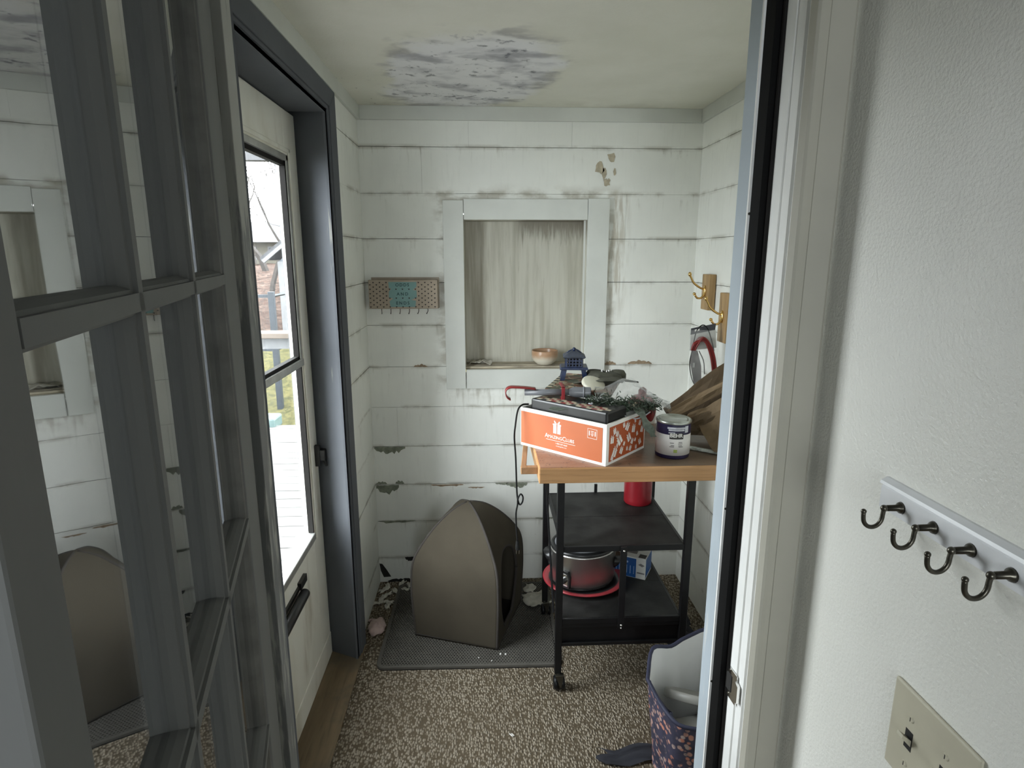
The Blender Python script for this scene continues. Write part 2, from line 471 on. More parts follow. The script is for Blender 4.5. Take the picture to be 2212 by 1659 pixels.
def glass_mat(name, ior=1.5, tint=(.96, .97, .96), haze=0.0, boost=1.0):
    t = NT(name); t.t.nodes.remove(t.b)
    tr = t.n('ShaderNodeBsdfTransparent'); t.put(tr.inputs[0], tint)
    gl = t.n('ShaderNodeBsdfGlossy'); gl.inputs['Roughness'].default_value = .012
    ge = t.n('ShaderNodeNewGeometry'); dt = t.n('ShaderNodeVectorMath', operation='DOT_PRODUCT')
    t.put(dt.inputs[0], ge.outputs['Normal']); t.put(dt.inputs[1], ge.outputs['Incoming'])
    f0 = ((ior - 1) / (ior + 1)) ** 2      # Schlick reflectance, the same from both sides of the pane
    fr = t.math('ADD', f0, t.math('MULTIPLY', 1 - f0, t.math('POWER', t.math('SUBTRACT', 1., t.math('ABSOLUTE', dt.outputs['Value'])), 5.)))
    bp = t.n('ShaderNodeBump'); bp.inputs['Strength'].default_value = .06; bp.inputs['Distance'].default_value = .004
    t.put(bp.inputs['Height'], t.noise(5, 2))
    if haze == 0: t.t.links.new(bp.outputs[0], gl.inputs['Normal'])
    mx = t.n('ShaderNodeMixShader'); t.put(mx.inputs[0], t.math('MULTIPLY', fr, boost, True))
    t.t.links.new(tr.outputs[0], mx.inputs[1]); t.t.links.new(gl.outputs[0], mx.inputs[2])
    last = mx.outputs[0]
    if haze:
        df = t.n('ShaderNodeBsdfDiffuse'); t.put(df.inputs[0], (.75, .77, .76))
        m2 = t.n('ShaderNodeMixShader'); t.put(m2.inputs[0], t.math('MULTIPLY', t.noise(6, 5), haze))
        t.t.links.new(last, m2.inputs[1]); t.t.links.new(df.outputs[0], m2.inputs[2]); last = m2.outputs[0]
    t.t.links.new(last, t.out.inputs[0]); return t.m
M['glass'] = glass_mat('reflective_window_glass', 4.6)
M['stormglass'] = glass_mat('storm_glass', 1.45, (.96, .97, .97), .03)
def film(name, op, col=(.75, .76, .74)):
    t = NT(name); t.t.nodes.remove(t.b)
    tr = t.n('ShaderNodeBsdfTransparent'); gl = t.n('ShaderNodeBsdfPrincipled')
    gl.inputs['Base Color'].default_value = (*col, 1); gl.inputs['Roughness'].default_value = .18
    mx = t.n('ShaderNodeMixShader'); t.put(mx.inputs[0], t.step(t.noise(30, 4), .25, .8, op * .6, min(1, op * 1.4)))
    t.t.links.new(tr.outputs[0], mx.inputs[1]); t.t.links.new(gl.outputs[0], mx.inputs[2])
    t.t.links.new(mx.outputs[0], t.out.inputs[0]); return t.m
M['film'] = film('clear_plastic_film', .34, (.55, .56, .54))
M['film2'] = film('thin_plastic_film', .2)
# outside
M['deck'] = wood_mat('weathered_deck_boards', (.075, .074, .068), (.105, .10, .092), 0, .8, 16)
M['lumber'] = wood_mat('rail_lumber', (.075, .055, .04), (.10, .078, .06), 0, .7, 12)
M['fascia'] = plain('grey_fascia', (.05, .05, .052), .7)
M['fence'] = plain('dark_fence_metal', (.012, .017, .022), .5)
def ground_mat():
    t = NT('leaf_litter', 1, spec=.05)
    n = t.noise(1.1, 5); l = t.vor(9, None, 'F1', 1, 'Color'); d = t.noise(14, 5, None, .7, 1)
    sep = t.n('ShaderNodeSeparateColor'); t.put(sep.inputs[0], l)
    lv = t.mix(sep.outputs[0], (.05, .030, .023), (.10, .07, .056))
    lv = t.mix(t.step(d, .45, .6), lv, (.028, .022, .018))
    gr = t.mix(t.step(d, .4, .6), (.075, .068, .03), (.04, .04, .02))
    x, y, z = t.xyz()
    c = t.mix(t.step(t.math('ADD', y, t.math('MULTIPLY', n, 3.)), 10.6, 11.6), gr, lv); t.color(c); return t.m
M['ground'] = ground_mat()
M['siding'] = plain('blue_vinyl_siding', (.055, .068, .085), .6, var=.05)
M['shedtrim'] = plain('white_shed_trim', (.11, .112, .115), .6)
M['shedroof'] = plain('grey_shingle', (.045, .045, .048), .9, var=.3, vs=30)
M['bark'] = plain('grey_bark', (.03, .025, .021), .9, var=.3, vs=20)
M['housewall'] = plain('cream_house_wall', (.09, .083, .062), .8)
M['teal2'] = plain('pale_teal_plastic', (.06, .10, .095), .5)

# ------------------------------------------------------------------ the setting
CEIL = 2.14; XL = -.508; XR = .936; YB = 2.65; YF = 1.185   # inner faces of the porch
def boards(mb, axis, face, sgn, a0, a1, z0, z1, holes=(), joints={}, seed=1, thick=.018):
    """horizontal boards on a wall; axis = the wall's normal axis, sgn points into the room"""
    rr = random.Random(seed)
    for k in range(-1, 12):
        lo = SEAM0 + (k - 0) * PITCH; hi = lo + PITCH
        g = rr.choice([.0003, .0004, .0006, .0009, .0013]); lo2 = max(lo + g, z0); hi2 = min(hi - g, z1)
        if hi2 - lo2 < .004: continue
        # height intervals split by holes
        cuts = {lo2, hi2}
        for h in holes:
            for zc in (h[2], h[3]):
                if lo2 < zc < hi2: cuts.add(zc)
        cuts = sorted(cuts)
        push = rr.uniform(0, .0016)
        for c0, c1 in zip(cuts, cuts[1:]):
            segs = [(a0, a1)]
            for h in holes:
                if h[2] < (c0 + c1) / 2 < h[3]:
                    ns = []
                    for s0, s1 in segs:
                        if s0 < h[0]: ns.append((s0, min(s1, h[0])))
                        if s1 > h[1]: ns.append((max(s0, h[1]), s1))
                    segs = ns
            for j in joints.get(k, []):
                segs = [q for s0, s1 in segs for q in (((s0, j - .0003), (j + .0003, s1)) if s0 < j < s1 else ((s0, s1),))]
            for s0, s1 in segs:
                f0 = face - sgn * push; f1 = face - sgn * thick
                lo_, hi_ = min(f0, f1), max(f0, f1)
                if axis == 'y': mb.box(s0, s1, lo_, hi_, c0, c1)
                else: mb.box(lo_, hi_, s0, s1, c0, c1)
    return mb

def chip_poly(mb, x0, x1, z0, z1, seed, y=YB - .0012, flat='top', n=14, axis='y'):
    """ragged flaked-off patch lying along a seam"""
    rr = random.Random(seed); top = []; bot = []
    for i in range(n + 1):
        t = i / n; x = x0 + (x1 - x0) * t
        env = math.sin(PI * min(1, max(0, t * .94 + .03))) ** .45
        a = rr.uniform(.55, 1.0) * env
        if flat == 'top': top.append((x, y, z1 - rr.uniform(0, .002))); bot.append((x, y, z1 - (z1 - z0) * a))
        else: bot.append((x, y, z0 + rr.uniform(0, .002))); top.append((x, y, z0 + (z1 - z0) * a))
    th = .002
    v = top + bot; m = n + 1
    f = [(i, i + 1, m + i + 1, m + i) for i in range(n)]
    mb.add(v, f); return mb

NX0, NX1, NZ0, NZ1 = -.078, .449, 1.050, 1.690
wb = MB(M['backboards'])
boards(wb, 'y', YB, -1, XL - .1, XR + .06, 0, CEIL - .002, holes=[(NX0 - .03, NX1 + .03, NZ0 - .03, NZ1 + .03)],
       joints={10: [-.053, .38], 9: [-.251], 8: [.62], 3: [-.395]}, seed=3)
wb.use(M['dark'])
for b in ((XL - .1, NX0 - .03, 0, CEIL), (NX1 + .03, XR + .06, 0, CEIL), (NX0 - .03, NX1 + .03, 0, NZ0 - .03), (NX0 - .03, NX1 + .03, NZ1 + .03, CEIL)):
    wb.box(b[0], b[1], YB + .019, YB + .05, b[2], b[3])
wb.use(M['chip'])
S = [SEAM0 + k * PITCH for k in range(12)]
chip_poly(wb, -.505, -.364, S[3] - .040, S[3] - .001, 1)
chip_poly(wb, -.505, -.40, S[2] - .052, S[2] - .002, 2); chip_poly(wb, -.505, -.455, S[2] + .002, S[2] + .018, 4, flat='bot'); chip_poly(wb, -.415, -.375, S[2] + .002, S[2] + .022, 5, flat='bot')
chip_poly(wb, .10, .20, S[2] - .033, S[2] - .001, 6); chip_poly(wb, .05, .11, S[2] - .014, S[2] - .001, 7)
chip_poly(wb, -.505, -.33, S[1] - .012, S[1] + .006, 8)
chip_poly(wb, .24, .33, S[1] - .006, S[1] + .006, 30)
wb.use(M['chipb'])
chip_poly(wb, .547, .60, S[5] + .001, S[5] + .022, 9, flat='bot'); chip_poly(wb, .655, .765, S[5] + .003, S[5] + .023, 10, flat='bot')
chip_poly(wb, -.31, -.25, S[5] - .002, S[5] + .014, 11, flat='bot')
chip_poly(wb, -.25, -.10, S[2] - .018, S[2] - .003, 12); chip_poly(wb, -.08, .0, S[2] - .028, S[2] - .018, 13)
wb.use(M['dark'])
chip_poly(wb, -.385, -.31, S[0] - .030, S[0] + .003, 14)
wb.poly([(-.508, YB - .0012, .098), (-.495, YB - .0012, .096), (-.475, YB - .0012, .065), (-.455, YB - .0012, .028), (-.49, YB - .0012, .026), (-.503, YB - .0012, .06)])
chip_poly(wb, -.47, -.33, .0, .02, 15, flat='bot')
wb.use(M['stain'])
for sx, sz, w, h in ((.55, 1.95, .025, .022), (.50, 1.905, .03, .028), (.52, 1.88, .012, .03), (.565, 1.89, .008, .02), (.535, 1.845, .015, .022)):
    rr = random.Random(int(sz * 1000))
    wb.poly([(sx + math.cos(a * PI / 6) * w * rr.uniform(.5, 1.1), YB - .0008, sz + math.sin(a * PI / 6) * h * rr.uniform(.5, 1.1)) for a in range(12)])
tag(obj('wall_back', wb), 'back wall of white horizontal boards with flaking paint', 'wall', kind='structure')

# left wall with the storm door opening
DY0, DY1, DZ = 1.30, 2.10, 2.005
wl = MB(M['boards'])
boards(wl, 'x', XL, 1, YF - .05, YB, 0, CEIL - .002, holes=[(DY0 - .02, DY1 + .02, -.1, DZ + .02)], seed=5)
wl.use(M['dark'])
wl.box(XL - .05, XL - .019, DY1 + .02, YB + .05, 0, CEIL); wl.box(XL - .05, XL - .019, YF - .05, DY0 - .02, 0, CEIL)
wl.box(XL - .05, XL - .019, DY0 - .02, DY1 + .02, DZ + .02, CEIL)
wl.use(M['siding'])
wl.box(XL - .16, XL - .05, DY1 + .06, YB + .3, -.6, 2.5); wl.box(XL - .16, XL - .05, -2.2, DY0 - .04, -.6, 2.5); wl.box(XL - .16, XL - .05, DY0 - .04, DY1 + .06, DZ + .03, 2.5)
tag(obj('wall_left', wl), 'white boarded left wall around the blue-framed storm door', 'wall', kind='structure')
wr = MB(M['boards'])
boards(wr, 'x', XR, -1, YF - .05, YB, 0, CEIL - .002, seed=9)
wr.use(M['dark']).box(XR + .019, XR + .06, YF - .05, YB + .05, 0, CEIL)
tag(obj('wall_right', wr), 'white boarded right wall behind the cart', 'wall', kind='structure')
# ceiling, floor, trim strips
tag(obj('ceiling', MB(M['ceiling']).box(XL - .15, XR + .1, YF - .02, YB + .05, CEIL, CEIL + .05)), 'cream ceiling with a grey mould stain', 'ceiling', kind='structure')
tag(obj('floor', MB(M['carpet']).box(-.66, XR + .05, .95, YB + .05, -.05, 0)), 'speckled brown looped carpet floor of the porch', 'floor', kind='structure')
t1 = MB(M['trimw']); t1.box(XL + .012, XR - .012, YB - .013, YB, CEIL - .054, CEIL)
tag(obj('trim_1', t1, bevel=.0015), 'white trim strip where back wall meets ceiling', 'trim', kind='structure')
t2 = MB(M['trimw']); t2.box(XL, XL + .012, YF, YB - .0005, CEIL - .054, CEIL)
tag(obj('trim_2', t2, bevel=.0015), 'white trim strip above the blue-grey door casing', 'trim', kind='structure')
t3 = MB(M['trimw']); t3.box(XR - .012, XR, YF, YB - .0005, CEIL - .054, CEIL)
tag(obj('trim_3', t3, bevel=.0015), 'white trim strip along top of the right porch wall', 'trim', kind='structure')

# boarded-up window recess
win = thing('window_1', 'white-framed boarded-up window recess in the back wall', 'window', (.185, YB, 1.05), kind='structure')
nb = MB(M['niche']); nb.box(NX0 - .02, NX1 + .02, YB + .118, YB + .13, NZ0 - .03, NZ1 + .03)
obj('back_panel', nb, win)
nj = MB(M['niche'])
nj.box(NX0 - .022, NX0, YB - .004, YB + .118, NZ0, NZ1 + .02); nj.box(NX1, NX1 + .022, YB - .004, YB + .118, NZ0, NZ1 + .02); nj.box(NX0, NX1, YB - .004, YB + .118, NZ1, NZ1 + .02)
nj.use(M['trimw']); nj.box(NX1 - .008, NX1, YB + .01, YB + .016, NZ0, NZ1)
obj('lining', nj, win)
ns = MB(M['sillgrime'])
ns.box(NX0, NX1, YB - .004, YB + .118, NZ0 - .02, NZ0 - .006); ns.box(NX0, NX1, YB + .045, YB + .118, NZ0 - .006, NZ0 + .004); ns.box(NX0, NX1, YB + .012, YB + .02, NZ0 - .006, NZ0 + .002)
obj('sill', ns, win, bevel=.001)
def fb(x0, x1, z0, z1, skew=0):
    m = MB(M['trimw']); m.prism([(x0, z0), (x1, z0), (x1 + skew, z1), (x0 + skew, z1)], YB - .021, YB - .0015, 'y')
    o = obj('frame_board', m, win, bevel=.0015); return o
fb(-.166, -.0795, .957, 1.770); fb(-.0775, .4515, 1.691, 1.776); fb(.453, .545, .960, 1.779); fb(-.076, .4515, .957, 1.043)

# storm door casing (blue-grey)
CX = XL + .018
cas = thing('trim_4', 'blue-grey moulded casing around the storm door', 'trim', (XL, 1.7, 0), kind='structure')
cm = MB(M['casing'])
def casing_profile(y0, y1, flip):
    # three-step moulding, thin at the opening side
    w = y1 - y0
    return [0, .18, .22, .30, .34, 1.0], [.010, .010, .014, .014, .020, .018], w
fr_, hh_, _ = casing_profile(0, 1, 0)
def cas_v(mb, yin, yout, z0, z1in, z1out):
    d = yout - yin
    for a, b, h in ((0, .17, .010), (.17, .30, .0145), (.30, 1.0, .0185)):
        ya, yb = yin + d * a, yin + d * b
        za, zb = z1in + (z1out - z1in) * a, z1in + (z1out - z1in) * b
        pts = [(ya, z0), (yb, z0), (yb, zb), (ya, za)]
        mb.prism(pts, XL + .0005, XL + h, 'x')
cas_v(cm, 2.075, 2.190, -.002, 1.990, 2.076)
o = obj('side_casing', cm, cas, bevel=.0015)
cm = MB(M['casing']); cas_v(cm, 1.335, 1.245, -.002, 1.990, 2.076); obj('side_casing', cm, cas, bevel=.0015)
cm = MB(M['casing'])
for a, b, h in ((0, .17, .010), (.17, .30, .0145), (.30, 1.0, .0185)):
    za, zb = 1.990 + .086 * a, 1.990 + .086 * b
    ya, yb = 1.335 - .09 * a, 1.335 - .09 * b
    y2a, y2b = 2.075 + .115 * a, 2.075 + .115 * b
    cm.prism([(ya, za), (y2a, za), (y2b, zb), (yb, zb)], XL + .0005, XL + h, 'x')
obj('head_casing', cm, cas, bevel=.0015)
DX = -.612   # storm door inner face
jm = MB(M['casing'])
jm.prism([(XL + .010, 2.075), (XL + .010, 2.12), (DX - .05, 2.17), (DX - .05, 2.138), (DX + .001, 2.128)], -.002, 2.03, 'z')
obj('jamb', jm, cas)
jm = MB(M['casing']); jm.box(DX - .062, DX - .034, 2.095, 2.14, -.002, 2.03); jm.box(DX - .062, DX - .034, 1.33, 2.14, 1.965, 2.03); obj('door_stop', jm, cas)  # stop added outside the door to block sky light at the jamb gap
jm = MB(M['casing']); jm.box(DX - .05, XL + .010, 1.30, 1.335, -.002, 2.03); obj('jamb', jm, cas)
jm = MB(M['casing']); jm.prism([(1.335, 1.992), (2.08, 1.992), (2.13, 2.03), (1.31, 2.03)], DX - .05, XL + .010, 'x'); obj('head_jamb', jm, cas)
# wooden sill board under the door
tag(obj('trim_5', MB(M['sill']).box(DX - .09, -.485, 1.19, 2.165, .0002, .008), bevel=.004), 'worn bare wood threshold board below the storm door', 'threshold', kind='structure')

# storm door
sd = thing('door_1', 'off-white storm door with two tall glass panes', 'door', (DX, 1.73, .01), kind='structure')
SY0, SY1, SZ0, SZ1 = 1.338, 2.126, .012, 1.988
GY0, GY1, GZ0, GZ1 = 1.455, 2.005, .565, 1.835
fm = MB(M['storm'])
fm.box(DX - .032, DX, GY1, SY1, SZ0, SZ1); fm.box(DX - .032, DX, SY0, GY0, SZ0, SZ1)
fm.box(DX - .032, DX, GY0, GY1, GZ1, SZ1); fm.box(DX - .032, DX, GY0, GY1, .04, GZ0)
obj('frame', fm, sd, bevel=.003)
sw = MB(M['storm']); sw.box(DX - .03, DX + .003, SY0 + .004, SY1 - .003, SZ0 - .003, .10); obj('kick_strip', sw, sd, bevel=.002)
bd = MB(M['storm'])     # raised bead around the glazing
bd.box(DX, DX + .006, GY1 + .022, GY1 + .036, GZ0 - .02, GZ1 + .036); bd.box(DX, DX + .006, GY0 - .03, GY1 + .036, GZ1 + .022, GZ1 + .036)
obj('bead', bd, sd, bevel=.0025)
ins = MB(M['alum'])
ins.box(DX - .006, DX + .004, GY1 - .006, GY1 + .016, 1.20, GZ1 + .016); ins.box(DX - .006, DX + .004, GY0 - .006, GY1 + .016, GZ1 - .004, GZ1 + .016)
ins.box(DX - .012, DX + .008, GY0, GY1 + .016, 1.180, 1.205); ins.box(DX - .012, DX + .008, GY0, GY1 + .004, GZ0 - .014, GZ0 + .012)
obj('glazing_frame', ins, sd, bevel=.003)
gk = MB(M['gasket'])
gk.box(DX - .016, DX + .001, GY1 - .017, GY1 - .006, 1.205, GZ1); gk.box(DX - .016, DX + .001, GY0, GY1 - .006, GZ1 - .020, GZ1 - .006); gk.box(DX - .016, DX + .001, GY0, GY1 - .006, 1.205, 1.216)
gk.box(DX - .016, DX + .002, GY1 - .006, GY1 + .004, GZ0 + .012, 1.180)
obj('gasket', gk, sd)
obj('upper_pane', MB(M['stormglass']).box(DX - .016, DX - .013, GY0, GY1, 1.19, GZ1), sd)
obj('lower_pane', MB(M['stormglass']).box(DX - .024, DX - .021, GY0, GY1, GZ0, 1.19), sd)
lt = MB(M['blackplastic'])
lt.box(DX, DX + .018, 2.085, 2.100, .795, .875); lt.box(DX + .01, DX + .036, 2.090, 2.118, .815, .855); lt.tube([(DX + .03, 2.10, .815), (DX + .034, 2.105, .790)], .006)
obj('latch', lt, sd, bevel=.003)
cl = MB(M['blackplastic']); cl.smooth = True
cl.tube([(DX + .022, 1.80, .465), (DX + .022, 1.796, .465), (DX + .022, 1.5, .465)], [.014, .0165, .0165], 14)
cl.smooth = False; cl.box(DX, DX + .012, 1.795, 1.86, .475, .50); cl.box(DX + .0, DX + .008, 1.50, 1.82, .478, .49)
obj('closer', cl, sd)

# ------------------------------------------------------------------ doorway between kitchen and porch
XW = .583      # kitchen right wall face
wf = MB(M['eggshell'])
wf.box(.534, XR + .05, .997, YF, 0, 2.5); wf.box(-.9, -.468, 1.128, YF, 0, 2.5); wf.box(-.468, .534, 1.128, YF, 2.075, 2.5)
wf.use(M['boards']); wf.box(.516, XR + .05, YF, YF + .006, 0, CEIL); wf.box(XL, -.45, YF, YF + .006, 0, CEIL); wf.box(-.45, .516, YF, YF + .006, 2.075, CEIL)
tag(obj('wall_front', wf), 'wall with the doorway between kitchen and porch', 'wall', kind='structure')
dj = thing('trim_6', 'white doorway jamb with pale blue outer strip, right of the doorway', 'door jamb', (.525, 1.08, 0), kind='structure')
m = MB(M['jambw']); XJ = .516
m.prism([(XJ + .018, .985), (XJ - .002, .985), (XJ - .0035, .995), (XJ - .0015, 1.004), (XJ, 1.006), (XJ, 1.012), (XJ + .004, 1.015), (XJ + .004, 1.022), (XJ, 1.025),
         (XJ, 1.048), (XJ + .003, 1.050), (XJ + .003, 1.056), (XJ, 1.058), (XJ, 1.125), (XJ + .018, 1.125)], 0, 2.075, 'z')
obj('jamb', m, dj)
m = MB(M['rubber']); m.box(XJ - .0165, XJ + .018, 1.098, 1.1355, 0, 2.075); m.use(M['gasket']); m.tube([(XJ - .001, 1.094, 0), (XJ - .001, 1.094, 2.07)], .005, 8)
obj('weatherstrip', m, dj)
m = MB(M['bluewhite']); m.box(.4945, XJ + .018, 1.141, 1.190, 0, 2.075); obj('outer_strip', m, dj, bevel=.0015)
m = MB(M['jambw']); m.box(.4950, .5030, 1.1355, 1.141, 0, 2.075)
m.use(M['bronze'])
for z in (.30, .62, 1.03, 1.62):
    m.lathe([(.0028, 0), (.0022, .0012)], 10, Matrix.Translation((.4985, 1.1355, z)) @ Matrix.Rotation(PI / 2, 4, 'X'))
obj('white_edge', m, dj)
m = MB(M['chrome'])
m.prism([(1.112, .625), (1.046, .632), (1.046, .700), (1.112, .693)], XJ - .0042, XJ - .0022, 'x')
m.prism([(1.046, .645), (1.033, .648), (1.033, .686), (1.046, .69)], XJ - .008, XJ - .0022, 'x')
m.use(M['dark']); m.prism([(1.095, .642), (1.068, .646), (1.068, .684), (1.095, .680)], XJ - .0052, XJ - .0041, 'x')
m.use(M['bronze'])
for z in (.634, .690): m.lathe([(.004, 0), (.003, .0015)], 10, Matrix.Translation((XJ - .0042, 1.08, z)) @ Matrix.Rotation(-PI / 2, 4, 'Y'))
tag(obj('strike_plate', m, dj), 'dark chrome strike plate')
m = MB(M['beige'])
m.prism([(.5085, .998), (.5085, .976), (.512, .972), (.519, .972), (.5205, .975), (.5285, .9755), (.529, .977), (.530, .9755), (.566, .972), (.570, .974), (.572, .98), (.572, .998)], 0, 2.2, 'z')
tag(obj('trim_7', m), 'beige kitchen casing beside the white jamb', 'trim', kind='structure')
ljm = MB(M['jambworn'])
ljm.box(-.468, -.434, 1.137, 1.178, 0, 2.075)
ljm.use(M['casing']); ljm.box(-.468, -.4345, 1.178, 1.19, 0, 2.075)
ljm.use(M['casing']); ljm.box(-.452, .516, 1.137, 1.19, 2.06, 2.075)
tag(obj('trim_8', ljm, bevel=.0015), 'worn grey and white doorway jamb behind the French door', 'door jamb', kind='structure')
tag(obj('wall_side', MB(M['eggshell']).box(XW, XW + .1, -2.2, 1.02, 0, 2.5)), 'cream bumpy kitchen wall with the hook rack', 'wall', kind='structure')
KW = -.80  # side wall added this close to keep the space behind the door glass dark
tag(obj('wall_west', MB(M['kitchen']).box(KW - .1, KW, -2.2, 1.19, 0, 2.5)), 'kitchen wall added close behind the open French door to keep its panes dark', 'wall', kind='structure')
WX0, WX1, WZ0, WZ1 = -.50, .38, .95, 1.85
ks = MB(M['kitchen'])
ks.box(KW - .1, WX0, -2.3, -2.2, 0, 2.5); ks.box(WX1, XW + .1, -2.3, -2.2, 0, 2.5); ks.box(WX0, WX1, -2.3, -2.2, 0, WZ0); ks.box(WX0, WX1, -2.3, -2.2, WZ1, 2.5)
tag(obj('wall_south', ks), 'kitchen wall with the window behind the camera', 'wall', kind='structure')
kw = thing('window_2', 'white sash window of the kitchen, behind the camera', 'window', (0, -2.25, 1.5), kind='structure')
m = MB(M['trimw'])
for b_ in ((WX0, WX0 + .04, WZ0, WZ1), (WX1 - .04, WX1, WZ0, WZ1), (WX0, WX1, WZ0, WZ0 + .04), (WX0, WX1, WZ1 - .04, WZ1), (WX0, WX1, 1.51, 1.55)): m.box(b_[0], b_[1], -2.28, -2.23, b_[2], b_[3])
obj('sash', m, kw)
obj('pane', MB(M['stormglass']).box(WX0 + .04, WX1 - .04, -2.256, -2.252, WZ0 + .04, WZ1 - .04), kw)
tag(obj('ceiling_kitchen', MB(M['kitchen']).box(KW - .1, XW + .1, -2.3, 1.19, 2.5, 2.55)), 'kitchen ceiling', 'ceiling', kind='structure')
tag(obj('floor_kitchen', MB(M['sill']).box(KW - .1, XW + .1, -2.3, .95, -.05, 0)), 'kitchen floor boards', 'floor', kind='structure')
tag(obj('trim_9', MB(M['siding']).box(XL - .2, 1.4, YF - .1, YB + .3, CEIL + .05, 2.6)), 'roof block over the porch', 'roof', kind='structure')

# French door, opened towards the camera
fd = thing('door_2', 'grey French door with divided glass panes standing open', 'door', (-.2121, .2507, 0), math.radians(105), kind='structure')
TH = .042
XS = [.055, .273, .508, .758]; ZS = [.27, .677, 1.092, 1.507, 1.928]
fm = MB(M['door'])
fm.box(0, XS[0], 0, TH, .012, 2.03); fm.box(XS[3], .900, 0, TH, .012, 2.03)
fm.box(XS[0], XS[3], 0, TH, .012, ZS[0]); fm.box(XS[0], XS[3], 0, TH, ZS[4], 2.03)
obj('frame', fm, fd, local=True, bevel=.003)
def stick(hw, half=0):
    # moulded bar cross-section (across, depth): narrow front, stepped down to the glass
    prof = [(hw, 0), (hw, .004), (hw + .003, .005), (hw + .006, .013), (hw + .0065, .0185), (hw + .0065, .0225), (hw + .004, .03), (hw, .04), (hw, TH)]
    return [(-a, b) for a, b in prof] + [(a, b) for a, b in prof[::-1]]
def halfstick(s):
    prof = [(0, .003), (.004, .0045), (.008, .013), (.0085, .0185), (.0085, .0225), (.006, .03), (0, TH - .003)]
    return [(s * a, b) for a, b in prof]
for k, x in enumerate(XS[1:3]):
    m = MB(M['door']); m.prism([(x + a, b) for a, b in stick(.0065)], ZS[0], ZS[4], 'z'); obj('vertical_muntin', m, fd, local=True)
for z in ZS[1:4]:
    m = MB(M['door']); m.prism([(b, z + a) for a, b in stick(.0075)], XS[0], XS[3], 'x'); obj('horizontal_muntin', m, fd, local=True)
m = MB(M['doorbevel'])
m.prism([(XS[0] + a, b) for a, b in halfstick(1)], ZS[0], ZS[4], 'z'); m.prism([(XS[3] + a, b) for a, b in halfstick(-1)], ZS[0], ZS[4], 'z')
m.prism([(b, ZS[0] + a) for a, b in halfstick(1)], XS[0], XS[3], 'x'); m.prism([(b, ZS[4] + a) for a, b in halfstick(-1)], XS[0], XS[3], 'x')
obj('glazing_bead', m, fd, local=True)
for i in range(3):
    for j in range(4):
        obj('pane', MB(M['glass']).box(XS[i], XS[i + 1], .0195, .0215, ZS[j], ZS[j + 1]), fd, local=True)
m = MB(M['bronze'])
for z in (.25, 1.0, 1.78): m.tube([(.903, .006, z), (.903, .006, z + .09)], .006, 10)
obj('hinge', m, fd, local=True)

# ------------------------------------------------------------------ kitchen wall things
hr = thing('hook_rack', 'white wall rack with four dark curled hooks on the cream wall', 'coat rack', (XW, .6, 1.2))
m = MB(M['railwhite'])
m.prism([(XW, 1.188), (XW - .010, 1.188), (XW - .010, 1.2195), (XW - .0085, 1.2215), (XW - .0135, 1.2245), (XW - .012, 1.2285), (XW - .004, 1.233), (XW, 1.233)], .34, .787, 'y')
obj('backboard', m, hr)
def hook(y):
    m = MB(M['bronze']); m.smooth = True
    x0 = XW - .010; z = 1.204
    m.lathe([(.0085, 0), (.0075, .003), (.0045, .006), (.0042, .020)], 16, Matrix.Translation((x0, y, z)) @ Matrix.Rotation(-PI / 2, 4, 'Y'))
    xt = x0 - .024
    m.ball((xt, y, z), .0048)
    pts = [(xt, y, z), (xt - .001, y, z - .010)]
    for k in range(9):
        a = -k * PI / 8
        pts.append((xt - .0145 + .0135 * math.cos(a), y, z - .012 + .0155 * math.sin(a)))
    pts.append((xt - .0285, y, z - .005))
    m.tube(curve(pts, 3), .0030, 10)
    m.ball((xt - .0285, y, z - .004), .0037)
    return obj('hook', m, hr)
for y in (.743, .682, .622, .566): hook(y)
sp = thing('switch_plate', 'almond double toggle switch plate on the cream wall', 'light switch', (XW, .637, .895))
m = MB(M['almond']); m.box(XW - .006, XW, .563, .711, .827, .966); obj('plate', m, sp, bevel=.004, seg=3)
for y in (.672, .610):
    m = MB(M['almond']); c = (XW - .006, y, .892)
    m.prism([(XW - .006, .887), (XW - .006, .897), (XW - .019, .907), (XW - .020, .902)], y - .0055, y + .0055, 'y')
    m.use(M['dark']); m.box(XW - .0064, XW - .006, y - .007, y + .007, .880, .909)
    obj('toggle', m, sp, bevel=.001)
    for z in (.927, .857):
        m = MB(M['almond']); m.lathe([(.0045, 0), (.0035, .002)], 12, Matrix.Translation((XW - .006, y, z)) @ Matrix.Rotation(-PI / 2, 4, 'Y'))
        m.use(M['dark']); m.box(XW - .0083, XW - .0079, y - .0005, y + .0005, z - .003, z + .003)
        obj('screw', m, sp)

